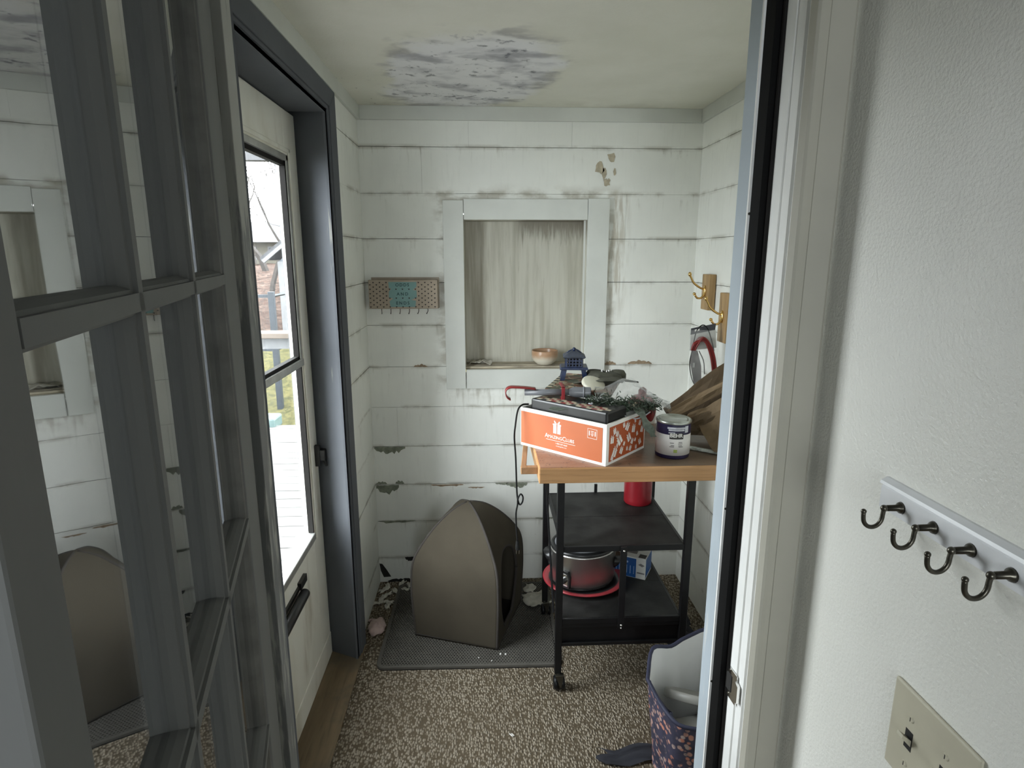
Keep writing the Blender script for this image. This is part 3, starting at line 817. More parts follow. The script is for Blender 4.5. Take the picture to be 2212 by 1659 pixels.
# ------------------------------------------------------------------ sign holder on the back wall
sg = thing('letter_holder', 'heart-patterned tin wall holder reading ODDS AND ENDS with hooks', 'wall sign', (-.34, YB, 1.38))
x0, x1, z0, z1 = -.487, -.193, 1.318, 1.444; yf = YB - .045
m = MB(M['signedge'])
m.box(x0 + .006, x1 + .004, YB - .004, YB - .0015, z0, z1 + .006); m.box(x0, x1, yf, yf + .002, z0, z1 - .004)
m.box(x0, x0 + .002, yf, YB - .004, z0, z1 - .004); m.box(x1 - .002, x1, yf, YB - .004, z0, z1 - .004); m.box(x0, x1, yf, YB - .004, z0, z0 + .002)
obj('holder_body', m, sg, bevel=.0006)
fp = MB(M['signcard']); fp.box(x0 + .001, x1 - .001, yf - .0008, yf, z0 + .001, z1 - .005)
fp.use(M['teal']); tx0, tx1 = -.402, -.287
pts = [(tx0, z1 - .012), (tx1 + .004, z1 - .012), (tx1 + .004, 1.412), (tx1 - .012, 1.398), (tx1 + .004, 1.396), (tx1 + .004, 1.366), (tx1 - .02, 1.356), (tx1, 1.352), (tx1 - .003, z0 + .008), (tx0 + .006, z0 + .008), (tx0 + .002, 1.350), (tx0 + .018, 1.362), (tx0, 1.366), (tx0 + .001, 1.392), (tx0 + .012, 1.404), (tx0 + .002, 1.406)]
fp.add([(p[0], yf - .0011, p[1]) for p in pts], [[0, 1, 2, 15], [2, 3, 14, 15], [3, 4, 13, 14], [4, 5, 12, 13], [5, 6, 11, 12], [6, 7, 10, 11], [7, 8, 9, 10]])
fp.use(M['heart'])
def heart(cx, cz, s, y):
    P = [(0, -1), (.55, -.4), (.95, .15), (.9, .6), (.5, .8), (.12, .62), (0, .45), (-.12, .62), (-.5, .8), (-.9, .6), (-.95, .15), (-.55, -.4)]
    return [(cx + a * s, y, cz + b * s) for a, b in P]
row = 0; z = z0 + .008
while z < z1 - .008:
    x = x0 + .007 + (row % 2) * .0137
    while x < x1 - .004:
        inteal = tx0 - .002 < x < tx1 + .004
        if not inteal or row in (0, 4, 8, 12): fp.poly(heart(x, z, .0036, yf - .0014))
        x += .0274
    z += .0094; row += 1
obj('front_panel', fp, sg)
for s_, zz, w in (('ODDS', 1.419, 1.25), ('AND', 1.3805, 1.45), ('ENDS', 1.342, 1.4)):
    tm = MB(M['signink']); tm.text(s_, .0185, lambda u, v: (-.3435 + u, yf - .0016, zz + v), space=w, bold=.0004)
    obj('lettering', tm, sg)
for k in range(6):
    xx = -.436 + k * .0395
    m = MB(M['jblack']); m.tube(curve([(xx, yf + .006, z0 + .002), (xx + .0008, yf + .003, z0 - .010), (xx + .0022 - k * .0012, yf - .004, z0 - .021), (xx + .002 - k * .0012, yf - .008, z0 - .018)], 4), .0013, 6)
    obj('hook', m, sg)
# things on the recess sill
bw = MB(M['bowlc']); bw.smooth = True
bw.lathe([(.034, .0), (.036, .002), (.038, .004), (.052, .016), (.0595, .032), (.0605, .050), (.0598, .062), (.0585, .064), (.057, .061), (.0565, .045), (.05, .02), (.03, .009), (.0001, .008)], 48)
b = obj('bowl', bw, origin=(0, 0, 0)); b.location = (.281, YB + .052, NZ0 + .0045)
tag(b, 'small cream and brown glazed bowl on the recess sill', 'bowl')
rg = MB(M['paper']); rr = random.Random(4)
def ragf(u, v):
    return (-.065 + u * .095 + .01 * math.sin(v * 5), YB + .035 + v * .07, NZ0 + .008 + .012 * abs(math.sin(u * 3.2 + v * 2)) * (1 - v * .4) + .004 * math.sin(u * 11 + v * 7) + .003 * math.sin(u * 23 - v * 5))
rg.smooth = True; rg.sheet(ragf, 16, 12)
tag(obj('rag', rg, origin=(-.02, YB + .07, NZ0 + .004), solid=.002), 'crumpled off-white rag in left corner of the recess sill', 'rag')

# ------------------------------------------------------------------ the cart
ct = thing('kitchen_cart', 'black folding metal cart with a butcher-block top', 'cart', (.48, 2.1, 0))
m = MB(M['block_edge']); m.box(.164, .800, 1.700, 2.170, .866, .9155)
o = obj('worktop', m, ct, bevel=.004)
m = MB(M['block_top']); m.box(.168, .796, 1.704, 2.166, .9155, .9165); tag(obj('worktop_surface', m, o), 'scuffed reddish brown worktop surface')
m = MB(M['handle']); m.box(.112, .164, 1.742, 1.762, .882, .905); m.box(.142, .164, 2.08, 2.10, .882, .905); m.prism([(.113, 1.760), (.129, 1.760), (.160, 2.085), (.144, 2.085)], .886, .901, 'z')
tag(obj('towel_bar', m, ct, bevel=.002), 'wooden towel bar')
LX = [(.244, .268), (.688, .714)]; LY = [(1.870, 1.892), (2.330, 2.352)]
for a, b in LX:
    for c, d in LY:
        m = MB(M['black']); m.box(a, b, c, d, .072, .866); obj('leg', m, ct, bevel=.002)
def shelf(z, name):
    m = MB(M['blackshelf']); m.box(.270, .686, 1.876, 2.112, z - .008, z); m.box(.270, .686, 2.114, 2.346, z - .008, z)
    m.use(M['black']); m.box(.268, .688, 1.872, 1.880, z - .020, z + .001); m.box(.268, .688, 2.342, 2.350, z - .020, z + .001)
    m.box(.262, .272, 1.88, 2.345, z - .020, z + .001); m.box(.684, .694, 1.88, 2.345, z - .020, z + .001)
    return obj(name, m, ct, bevel=.001)
shelf(.566, 'middle_shelf'); shelf(.290, 'bottom_shelf')
m = MB(M['black'])
m.box(.268, .688, 1.874, 1.880, .255, .272); m.box(.268, .688, 1.884, 1.892, .185, .262); m.box(.268, .688, 1.872, 1.880, .183, .196); m.box(.268, .688, 2.335, 2.345, .183, .262)
m.box(.268, .688, 1.90, 2.33, .222, .228)
obj('folding_panel', m, ct, bevel=.001)
m = MB(M['black']); m.box(.464, .486, 1.862, 1.870, .258, .566); 
o = obj('folding_strut', m, ct, bevel=.001)
for z in (.553, .268, .257):
    m = MB(M['chrome']); m.smooth = True; m.ball((.475, 1.861, z), .0042 if z != .257 else .003); obj('rivet', m, o)
m = MB(M['black']); m.box(.462, .474, 2.352, 2.36, .27, .60); obj('rear_strut', m, ct)
for k, (a, b) in enumerate(LX[:1]):
    m = MB(M['black'])
    m.tube([(a - .004, 1.90, .30), (a - .004, 2.33, .85)], .004, 6); obj('brace', m, ct)
for a, b in LX:
    for c, d in LY:
        x = (a + b) / 2 + .006; y = (c + d) / 2
        m = MB(M['black']); m.smooth = True
        prof = [(.001, -.010), (.018, -.010), (.024, -.006), (.0245, 0), (.024, .006), (.018, .010), (.001, .010)]
        for dx in (-.012, .012):
            m.lathe(prof, 24, Matrix.Translation((x + dx, y + .006, .0255)) @ Matrix.Rotation(PI / 2, 4, 'Y') @ Matrix.Scale(.85, 4, (0, 0, 1)))
        w = obj('caster', m, ct)
        m = MB(M['bronze']); m.prism([(x - .016, .072), (x + .014, .072), (x + .012, .058), (x + .006, .020), (x + .001, .022), (x - .010, .055)], y - .004, y - .020, 'y')
        m.lathe([(.012, .066), (.012, .074)], 16, Matrix.Translation((x - .006, y, 0)))
        obj('caster_bracket', m, w, bevel=.001)

# ------------------------------------------------------------------ things on the worktop
ZT = .9166
BA = (.3668, 1.7065); BL, BW, BH = .335, .238, .131
# local frame: x along the printed long side (to the left-back), y to the right-back
ang = math.atan2(.231, -.244)
bx = thing('printed_box', 'open orange gift-print cardboard box on the worktop', 'box', (BA[0], BA[1], ZT), ang - 0)
# with this rotation local +x runs along the long side and local -y runs along the patterned side
t = .005
m = MB(M['white'])
m.box(0, BL, -t, 0, 0, BH); m.box(0, BL, -BW, -BW + t, 0, BH); m.box(0, t, -BW + t, -t, 0, BH); m.box(BL - t, BL, -BW + t, -t, 0, BH); m.box(t, BL - t, -BW + t, -t, 0, .005)
m.use(M['cardin']); m.box(t, BL - t, -BW + t, -t, .005, .0062)
m.box(t, BL - t, -t - .001, -t, .006, BH - .002); m.box(t, BL - t, -BW + t, -BW + t + .001, .006, BH - .002); m.box(t, t + .001, -BW + t, -t, .006, BH - .002)
obj('carton', m, bx, local=True)
m = MB(M['orange']); m.box(.0135, BL - .002, .0002, .0008, .009, BH - .012)
lo = obj('long_side_print', m, bx, local=True)
m = MB(M['orange2']); m.box(-.0008, -.0002, -BW + .006, -.016, .009, BH - .012)
so = obj('short_side_print', m, bx, local=True)
m = MB(M['white'])
FX = lambda u, v: (.172 - u, .0011, v)        # text coordinates on the long side (u to the right as seen)
def gift(fn, cx, cz, s, rot=0):
    c, s_ = math.cos(rot), math.sin(rot)
    def q(a, b): return fn(cx + (a * c - b * s_) * s, cz + (a * s_ + b * c) * s)
    for a0, a1 in ((-.5, -.06), (.06, .5)):
        m.poly([q(a0, -.55), q(a1, -.55), q(a1, .35), q(a0, .35)]); m.poly([q(a0 * 1.12, .38), q(a1 * 1.12 if a1 > .1 else a1, .38), q(a1 * 1.12 if a1 > .1 else a1, .55), q(a0 * 1.12, .55)])
    for sg_ in (-1, 1):
        m.poly([q(0, .56), q(sg_ * .32, .92), q(sg_ * .42, .86), q(sg_ * .06, .56)]); m.poly([q(sg_ * .30, .92), q(sg_ * .42, .86), q(sg_ * .30, .57), q(sg_ * .20, .57)])
gift(FX, -.012, .083, .029)
obj('gift_icon', m, lo, local=True); m = MB(M['white'])
def caps(first, rest, x, z, big, small):
    m.text(first, big, lambda u, v: FX(x + u, z + v), align='LEFT')
# small-caps lettering
m.text('A', .0205, lambda u, v: FX(-.060 + u, .0545 + v), 'LEFT'); m.text('MAZING', .0150, lambda u, v: FX(-.0475 + u, .0532 + v), 'LEFT', .98)
m.text('C', .0205, lambda u, v: FX(.0095 + u, .0545 + v), 'LEFT'); m.text('LUBS', .0150, lambda u, v: FX(.0235 + u, .0532 + v), 'LEFT', .98)
m.poly([FX(-.055, .0432), FX(.060, .0432), FX(.060, .0420), FX(-.055, .0420)])
m.text('1-800-507-4660', .0072, lambda u, v: FX(.006 + u, .0345 + v)); m.text('amazingclubs.com', .0058, lambda u, v: FX(.006 + u, .0265 + v))
obj('brand_lettering', m, lo, local=True); m = MB(M['white'])
ix, iz = .122, .0935
for a, b, c, d in ((-.017, .017, .0145, .0155), (-.017, .017, -.0155, -.0145), (-.017, -.016, -.0155, .0155), (.016, .017, -.0155, .0155)):
    m.poly([FX(ix + a, iz + c), FX(ix + b, iz + c), FX(ix + b, iz + d), FX(ix + a, iz + d)])
m.text('1', .020, lambda u, v: FX(ix - .0105 + u, iz + v), bold=.0006); m.text('1', .020, lambda u, v: FX(ix + .0105 + u, iz + v), bold=.0006)
for zz, hw in ((.007, .0055), (.002, .0045), (-.003, .0055), (-.0068, .003)):
    m.poly([FX(ix - hw, iz + zz), FX(ix + hw, iz + zz), FX(ix + hw, iz + zz + .0016), FX(ix - hw, iz + zz + .0016)])
obj('framed_icon', m, lo, local=True)
m = MB(M['white'])
SX = lambda u, v: (-.0011, -.016 - u, v)       # short side: u to the right as seen
for cx, cz, s, r in ((.016, .075, .026, -.1), (.045, .088, .020, -.45), (.062, .064, .036, .62), (.105, .098, .029, -.55), (.145, .083, .028, -.2), (.118, .060, .030, .5), (.047, .052, .014, -.3), (.088, .047, .015, -.4),
                     (.032, .032, .033, .62 - 1.1), (.072, .028, .025, -.5), (.108, .026, .015, -.15), (.138, .043, .020, -.5), (.158, .044, .013, -.6), (.128, .022, .019, -.5), (.030, .112 - .012, .022, .2), (.20, .07, .024, -.3), (.19, .03, .022, .4),
                     (.185, .095, .02, -.4), (.17, .062, .016, .3), (.155, .108, .014, .3), (.165, .018, .015, 0), (.085, .108, .018, .3), (.018, .018, .02, -.4)):
    gift(SX, cx, cz, s * .68, r)
obj('gift_pattern', m, so, local=True)
# helper: box-local -> world
BM = Matrix.Translation((BA[0], BA[1], ZT)) @ Matrix.Rotation(ang, 4, 'Z')
def BW_(x, y, z): return BM @ Vector((x, y, z))

# black game case with a checkered top lying in the box
gc = thing('game_case', 'black game case with a checkered top lying in the orange box', 'game case', tuple(BW_(.165, -.078, .116)), ang)
m = MB(M['blackplastic']); m.box(-.155, .140, -.055, .062, -.045, .047); obj('case', m, gc, local=True, bevel=.006)
m = MB(M['tan'])
k = 0
for i in range(14):
    for j in range(3):
        m.use(M['tan'] if (i + j) % 2 else M['maroon'] if i % 3 else M['cardin'])
        m.box(-.148 + i * .0195, -.148 + i * .0195 + .0185, .052 - j * .0135 - .013, .052 - j * .0135, .0468, .0476)
obj('checker_squares', m, gc, local=True)
# camouflage game board resting on the rear of the box
gb = thing('game_board', 'camouflage-print board with a checkered edge under the blue lantern', 'game board', (.34, 2.10, 1.0812))
gb.rotation_euler = (0, 0, math.radians(-20))
m = MB(M['camo']); m.box(-.085, .14, -.150, .135, 0, .0175)
ob = obj('board', m, gb, local=True, bevel=.002)
m = MB(M['tan'])
for i in range(14):
    m.use(M['tan'] if i % 2 else M['olive']); m.box(-.085, -.068, -.148 + i * .020, -.128 + i * .020, .0176, .0181)
for i in range(10):
    m.use(M['tan'] if i % 2 else M['maroon']); m.box(-.066 + i * .020, -.046 + i * .020, .120, .134, .0176, .0181)
obj('checkered_edge', m, ob, local=True)
ZL = 1.0812 + .0181
ln = thing('lantern', 'small navy blue pagoda lantern on a footed stand', 'lantern', (.330, 2.14, ZL), math.radians(-6))
m = MB(M['bluepaint'])
m.prism([(-.052, 0), (.052, 0), (.048, .010), (-.048, .010)], -.042, .042, 'y', Matrix.Translation((0, 0, .040))); 
st = obj('stand_top', m, ln, local=True, bevel=.002)
for sx in (-1, 1):
    for sy in (-1, 1):
        m = MB(M['bluepaint']); T = Matrix.Translation((sx * .034, sy * .026, 0))
        m.add([(sx * .008 - .008, -.008, 0), (sx * .008 + .008, -.008, 0), (sx * .008 + .008, .008, 0), (sx * .008 - .008, .008, 0), (-.008, -.008, .041), (.008, -.008, .041), (.008, .008, .041), (-.008, .008, .041)],
              [(0, 3, 2, 1), (4, 5, 6, 7), (0, 1, 5, 4), (1, 2, 6, 5), (2, 3, 7, 6), (3, 0, 4, 7)], T)
        obj('foot', m, ln, local=True)
m = MB(M['bluepaint']); z0_, z1_ = .050, .083; w = .029
# pierced walls: bars around three rows of openings
n = 5
for ax in range(4):
    T = Matrix.Rotation(ax * PI / 2, 4, 'Z')
    for i in range(n + 1):
        x = -w + i * (2 * w) / n; hw = .0022 if 0 < i < n else .003
        m.box(x - hw, x + hw, -w, -w + .004, z0_, z1_, T)
    for j in range(4):
        zc = z0_ + j * (z1_ - z0_) / 3
        m.box(-w - .002, w + .002, -w - .0002, -w + .0042, zc - .0022, zc + .0022, T)
m.use(M['dark']); m.box(-w + .008, w - .008, -w + .008, w - .008, z0_, z1_)
obj('pierced_body', m, ln, local=True)
m = MB(M['blueroof'])
def ring(r, z): return [(r * a, r * b, z) for a, b in ((-1, -1), (1, -1), (1, 1), (-1, 1))]
rs = [(.036, .081), (.041, .086), (.030, .094), (.018, .101), (.010, .104)]
v = []; f = []
for r, z in rs: v += ring(r, z)
for i in range(len(rs) - 1):
    for k in range(4): f.append((i * 4 + k, i * 4 + (k + 1) % 4, i * 4 + 4 + (k + 1) % 4, i * 4 + 4 + k))
f += [(3, 2, 1, 0), tuple(len(v) - 4 + k for k in range(4))]
m.add(v, f); rf = obj('roof', m, ln, local=True, bevel=.0015)
m = MB(M['bluepaint']); m.smooth = True; m.lathe([(.006, .103), (.005, .108), (.007, .112), (.004, .116), (.0005, .117)], 14)
m.tube([(-.026 + .052 * i / 10, 0, .098 + .012 * math.sin(PI * i / 10)) for i in range(11)], .0022, 8)
obj('finial_and_bail', m, rf, local=True)

# grabber tool
gt = thing('reacher_tool', 'grey tube tool with a dark red curved hook end lying over the box', 'reaching tool', (.25, 1.945, 1.10))
TY, TZ = 1.93, 1.101
m = MB(M['greyplastic']); m.smooth = True
m.tube([(.135, TY, TZ - .002), (.30, TY - .012, TZ)], .0105, 18); obj('tube', m, gt)
m = MB(M['greyplastic']); m.smooth = True
m.tube([(.282, TY - .0105, TZ), (.295, TY - .012, TZ), (.302, TY - .0125, TZ), (.352, TY - .018, TZ - .001)], [.011, .0165, .0178, .0178], 22, cap=False)
m.tube([(.327, TY - .015, TZ), (.330, TY - .0153, TZ), (.333, TY - .0156, TZ)], [.0185, .0195, .0185], 22)
m.use(M['dark']); m.tube([(.3515, TY - .018, TZ - .001), (.3525, TY - .018, TZ - .001)], .0165, 22)
obj('socket', m, gt)
m = MB(M['maroon']); m.smooth = True
hp = [(.172, TZ + .010), (.14, TZ + .014), (.105, TZ + .0165), (.086, TZ + .016), (.074, TZ + .008), (.0725, TZ - .006), (.078, TZ - .018), (.088, TZ - .025)]
cc = curve([(a, TY, b) for a, b in hp], 5)
vs = []; fs = []
for p in cc: vs += [(p.x, p.y - .016, p.z), (p.x, p.y + .016, p.z)]
for i in range(len(cc) - 1): fs.append((2 * i, 2 * i + 1, 2 * i + 3, 2 * i + 2))
m.add(vs, fs); obj('hook_end', m, gt, solid=.0035)
m = MB(M['red']); m.box(.2545, .266, TY - .034, TY - .030, TZ - .022, TZ + .022); m.box(.2545, .266, TY - .034, TY + .045, TZ + .018, TZ + .022); m.box(.2545, .266, TY - .034, TY + .01, TZ - .022, TZ - .018)
obj('trigger_clip', m, gt, bevel=.0015)

# cap, cream lid, green leaf bits, garland, plastic sheet
cp = thing('cap', 'grey-green cap with a yellow emblem behind the plastic sheet', 'cap', (.43, 2.08, 1.06))
m = MB(M['capcloth']); m.smooth = True
def capf(u, v):
    a = 2 * PI * u; r = .062 * math.cos(v * PI / 2 * .98) ** .55
    return (.435 + r * math.cos(a) * 1.1, 2.095 + r * math.sin(a), 1.0995 + .034 * math.sin(v * PI / 2) + .003 * math.sin(5 * a) * (1 - v))
m.sheet(capf, 36, 10); obj('crown', m, cp)
m = MB(M['capcloth']); m.smooth = True
def brim(u, v):
    a = PI * (1.05 + .9 * u); r = .06 + .05 * v
    return (.435 + r * math.cos(a) * 1.1, 2.09 + r * math.sin(a), 1.102 + .026 * math.sin(u * PI) - .004 * v)
m.sheet(brim, 24, 6); obj('brim', m, cp, solid=.004)
for xx, yy, zz, r in ((.404, 2.125, 1.1, .032), (.488, 2.115, 1.1, .030)):
    m = MB(M['capcloth']); m.smooth = True
    m.lathe([(r, 0), (r, .022), (r * .75, .034), (.001, .037)], 20, Matrix.Translation((xx, yy, zz)))
    obj('side_flap', m, cp)
m = MB(M['greenink'])
for dx, dz, w_, h_ in ((0, 0, .020, .004), (.004, .004, .006, .006), (-.006, -.005, .012, .003)):
    m.box(.388 + dx - w_ / 2, .388 + dx + w_ / 2, 2.0725, 2.074, 1.116 + dz - h_ / 2, 1.116 + dz + h_ / 2)
tag(obj('emblem', m, cp), 'yellow emblem')
m = MB(M['chrome']); m.tube([(.42 + i * .0018, 2.10 + .004 * math.sin(i * 1.9), 1.136 + .006 * math.cos(i * 1.9)) for i in range(22)], .0009, 5); obj('wire_coil', m, cp)
m = MB(M['cream']); m.smooth = True
m.lathe([(.001, .006), (.034, .006), (.040, .003), (.041, -.004), (.040, -.006), (.001, -.006)], 36, Matrix.Translation((.375, 1.985, 1.115)) @ Matrix.Rotation(math.radians(24), 4, 'X') @ Matrix.Rotation(math.radians(10), 4, 'Y'))
tag(obj('cream_lid', m, origin=(.375, 1.985, 1.10)), 'round cream lid leaning below the grey-green cap', 'lid')
m = MB(M['leaf2']); 
m.add([(.205, 1.83, 1.066), (.232, 1.815, 1.064), (.275, 1.83, 1.068), (.292, 1.853, 1.070), (.25, 1.858, 1.068), (.215, 1.852, 1.067)], [list(range(6))])
tag(obj('leaf', m, origin=(.24, 1.835, 1.065), solid=.0015), 'dull green cut-out leaf lying on the black game case', 'leaf')
gl = MB(M['leaf']); rr = random.Random(11)
for k in range(1000):
    t_ = rr.random()
    if k % 9 == 0: gl.use(M['leaf2'])
    else: gl.use(M['leaf'])
    c = Vector((.345 + .215 * t_, 1.865 - .03 * math.sin(t_ * 3) + .02 * t_, 1.070 - .022 * t_)) + Vector((rr.gauss(0, .013), rr.gauss(0, .020), .004 + abs(rr.gauss(0, .014))))
    d = Vector((rr.gauss(0, 1), rr.gauss(0, 1), rr.gauss(.2, .8))).normalized(); s_ = d.orthogonal().normalized()
    L = rr.uniform(.012, .024); w_ = .0022
    gl.add([c - s_ * w_ * .4, c + d * L * .5 - s_ * w_, c + d * L, c + d * L * .5 + s_ * w_, c + s_ * w_ * .4], [(0, 1, 2, 3, 4)])
gl.use(M['bronze']); gl.tube(curve([(.345 + .215 * i / 6, 1.865 - .03 * math.sin(i / 2) + .02 * i / 6, 1.070 - .022 * i / 6) for i in range(7)], 4), .003, 6)
gl.use(M['tan'])
for p in ((.478, 1.83, 1.076), (.486, 1.845, 1.078), (.470, 1.838, 1.072), (.492, 1.832, 1.068)): gl.ball(p, .0045, 8)
tag(obj('garland', gl, origin=(.45, 1.86, 1.06), fixn=False), 'dark green artificial garland heaped over the right of the orange box', 'garland')
m = MB(M['leaf2']); rb = [(.487, 1.835, 1.070), (.494, 1.790, 1.056), (.505, 1.778, 1.034), (.522, 1.785, 1.005), (.538, 1.795, .980)]
cc = curve([Vector(p) for p in rb], 5); vs = []; fs = []
for i, p in enumerate(cc):
    w_ = .014 + .004 * math.sin(i * .6); vs += [(p.x - w_, p.y - .004, p.z + .002), (p.x + w_, p.y + .010, p.z - .002)]
for i in range(len(cc) - 1): fs.append((2 * i, 2 * i + 1, 2 * i + 3, 2 * i + 2))
m.add(vs, fs)
tag(obj('ribbon', m, origin=(.51, 1.79, 1.0), solid=.001), 'grey-green ribbon tail hanging over the corner of the orange box', 'ribbon')
m = MB(M['blackplastic']); m.smooth = True
m.sheet(lambda u, v: (.435 + .105 * u, 1.800 + .075 * u * .8 + .05 * v, 1.052 - .030 * math.sin(u * PI) * .6 - .008 * u + .01 * v), 12, 4)
m.use(M['smear']); m.tube([(.435 + .105 * i / 10, 1.799 + .06 * i / 10, 1.0535 - .018 * math.sin(i / 10 * PI) - .008 * i / 10) for i in range(11)], .0013, 6)
tag(obj('black_tray', m, origin=(.48, 1.83, 1.03), solid=.002), 'curved black tray edge sticking out of the orange box', 'tray')
m = MB(M['film']); rr = random.Random(3); ph = [rr.uniform(0, 6) for _ in range(6)]
def pf(u, v):
    w_ = 1 - .78 * max(0, (u - .55) / .45)
    return (.365 + .245 * u, 1.845 + .02 * u + .075 * v * w_, 1.078 + .058 * v * w_ - .020 * u + .012 * math.sin(7 * u + 3 * v + ph[0]) * w_ + .007 * math.sin(15 * v - 9 * u + ph[1]) + .008 * (1 - v) * math.sin(11 * u))
m.sheet(pf, 22, 10)
tag(obj('plastic_sheet', m, origin=(.48, 1.88, 1.07)), 'crumpled clear plastic sheet draped over the garland', 'plastic sheet')
m = MB(M['film2'])
def pf2(u, v): return (.565 + .045 * u + .008 * math.sin(v * 6), 1.895 + .02 * math.sin(u * 4), 1.07 - .13 * v * (1 - .2 * u) + .010 * math.sin(9 * u + 5 * v))
m.sheet(pf2, 8, 10); tag(obj('plastic_bag', m, origin=(.60, 1.87, .99)), 'thin clear plastic bag hanging between orange box and paint can', 'plastic bag')
for k, (xx, yy) in enumerate(((.302, 1.845), (.328, 1.84))):
    m = MB(M['jblack']); m.smooth = True
    m.tube([(xx + .014 * math.cos(a * PI / 8), yy + .012 * math.sin(a * PI / 8), 1.071 + .003 * math.sin(a * PI / 4)) for a in range(17)], .002, 6)
    tag(obj('cable_ring', m, origin=(xx, yy, 1.066)), 'small black cable ring on the checkered case, ' + ('nearer the red clip' if k == 0 else 'nearer the socket end'), 'cable')
m = MB(M['smear']); m.smooth = True; m.lathe([(.008, 0), (.0095, .004), (.0095, .012), (.006, .016), (.001, .016)], 18, Matrix.Translation((.342, 1.842, 1.067)))
tag(obj('bottle_cap', m, origin=(.342, 1.842, 1.067)), 'small grey screw cap below the grey socket end', 'cap')

# paint can
cn = thing('paint_can', 'small white paint can with a purple band and metal lid', 'paint can', (.604, 1.812, ZT))
RC = .0535; HC = .121
m = MB(M['purple']); m.smooth = True
m.lathe([(RC * .985, 0), (RC, .004), (RC, HC - .010), (RC * .99, HC - .006)], 48); obj('body', m, cn, local=True)
m = MB(M['canwhite']); m.smooth = True; m.lathe([(RC + .0004, .012), (RC + .0005, .012), (RC + .0005, .079), (RC + .0004, .079)], 48, close=False)
lb = obj('label_wrap', m, cn, local=True)
m = MB(M['lid']); m.smooth = True
m.lathe([(RC + .0005, HC - .010), (RC + .0025, HC - .008), (RC + .0025, HC - .003), (RC - .001, HC), (RC - .005, HC - .001), (RC - .006, HC - .005), (RC - .009, HC - .005), (RC - .010, HC - .001), (RC - .013, HC - .0005), (RC - .014, HC - .002), (.001, HC - .0025)], 48)
obj('lid', m, cn, local=True)
vd = math.atan2(-1.812, -.604)       # towards the camera
def CF(r): return lambda u, v: (r * math.cos(vd + .12 + u / RC), r * math.sin(vd + .12 + u / RC), v)
F1 = CF(RC + .0011)
def cpatch(m, u0, u1, v0, v1, fn, n=8):
    m.sheet(lambda a, b: fn(u0 + (u1 - u0) * a, v0 + (v1 - v0) * b), n, 1)
m = MB(M['ink']); m.use(M['cardin']); cpatch(m, -.016, .027, .066, .085, CF(RC + .0009))
m.use(M['white']); m.text('BEHR', .0165, lambda u, v: F1(.0045 + u, .0772 + v), bold=.0006)
m.use(M['ink'])
for u, v, w_ in ((-.008, .052, .012), (.018, .055, .012), (.018, .050, .014), (-.006, .044, .010), (.018, .044, .012), (-.008, .040, .014), (.020, .040, .014)): cpatch(m, u - w_ / 2, u + w_ / 2, v, v + .0022, CF(RC + .0009), 4)
m.use(M['greenink']); cpatch(m, -.002, .009, .022, .032, CF(RC + .0009), 4)
m.use(M['smear']); 
for u0, u1, v0, v1 in ((-.024, .036, .098, .104), (-.020, .030, .092, .097), (.032, .046, .086, .107), (-.020, .0, .084, .088)): cpatch(m, u0, u1, v0, v1, CF(RC + .0007))
obj('label_print', m, lb, local=True)
m = MB(M['stick']); 
T = Matrix.Translation((.705, 1.835, ZT + .0055)) @ Matrix.Rotation(math.radians(-38), 4, 'Z')
m.box(-.06, .06, -.009, .009, -.004, .005, T)
tag(obj('stir_stick', m, origin=(.705, 1.835, ZT), bevel=.003), 'paint-crusted stir stick lying behind the paint can', 'stir stick')

# kraft paper bags leaning between worktop and right wall
kb = thing('paper_bags', 'bundle of crumpled brown paper bags leaning on the right wall', 'paper bag', (.79, 1.97, ZT))
def fold(p0, p1, p2, p3, seed, amp=.008, mat='kraft', nu=14, nv=10):
    rr = random.Random(seed); a = [rr.uniform(0, 6) for _ in range(4)]
    P = [Vector(p) for p in (p0, p1, p2, p3)]
    def f(u, v):
        q = (P[0] * (1 - u) + P[1] * u) * (1 - v) + (P[3] * (1 - u) + P[2] * u) * v
        e = amp * (math.sin(9 * u + 4 * v + a[0]) + .6 * math.sin(17 * v + 6 * u + a[1]) + .5 * abs(math.sin(13 * u - 7 * v + a[2])))
        return q + Vector((-e * .7, -e * .6, e * .3))
    m = MB(M[mat]); m.sheet(f, nu, nv); return m
obj('front_bag', fold((.735, 1.79, ZT + .012), (.905, 1.72, ZT + .012), (.915, 1.80, 1.20), (.715, 1.955, ZT + .09), 1, .006), kb, solid=.002)
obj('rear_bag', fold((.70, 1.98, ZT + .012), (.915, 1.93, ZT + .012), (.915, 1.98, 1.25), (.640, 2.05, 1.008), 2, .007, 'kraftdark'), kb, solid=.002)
obj('torn_edge', fold((.655, 1.985, .985), (.915, 1.90, 1.165), (.915, 1.895, 1.205), (.640, 2.00, 1.012), 3, .004, 'kraft', 20, 4), kb, solid=.002)
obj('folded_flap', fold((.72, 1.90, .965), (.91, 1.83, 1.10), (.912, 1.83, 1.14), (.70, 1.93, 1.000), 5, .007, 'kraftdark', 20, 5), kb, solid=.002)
obj('folded_flap', fold((.69, 1.945, .972), (.80, 1.88, 1.025), (.80, 1.88, 1.075), (.70, 1.96, 1.01), 7, .006, 'kraft', 10, 5), kb, solid=.002)

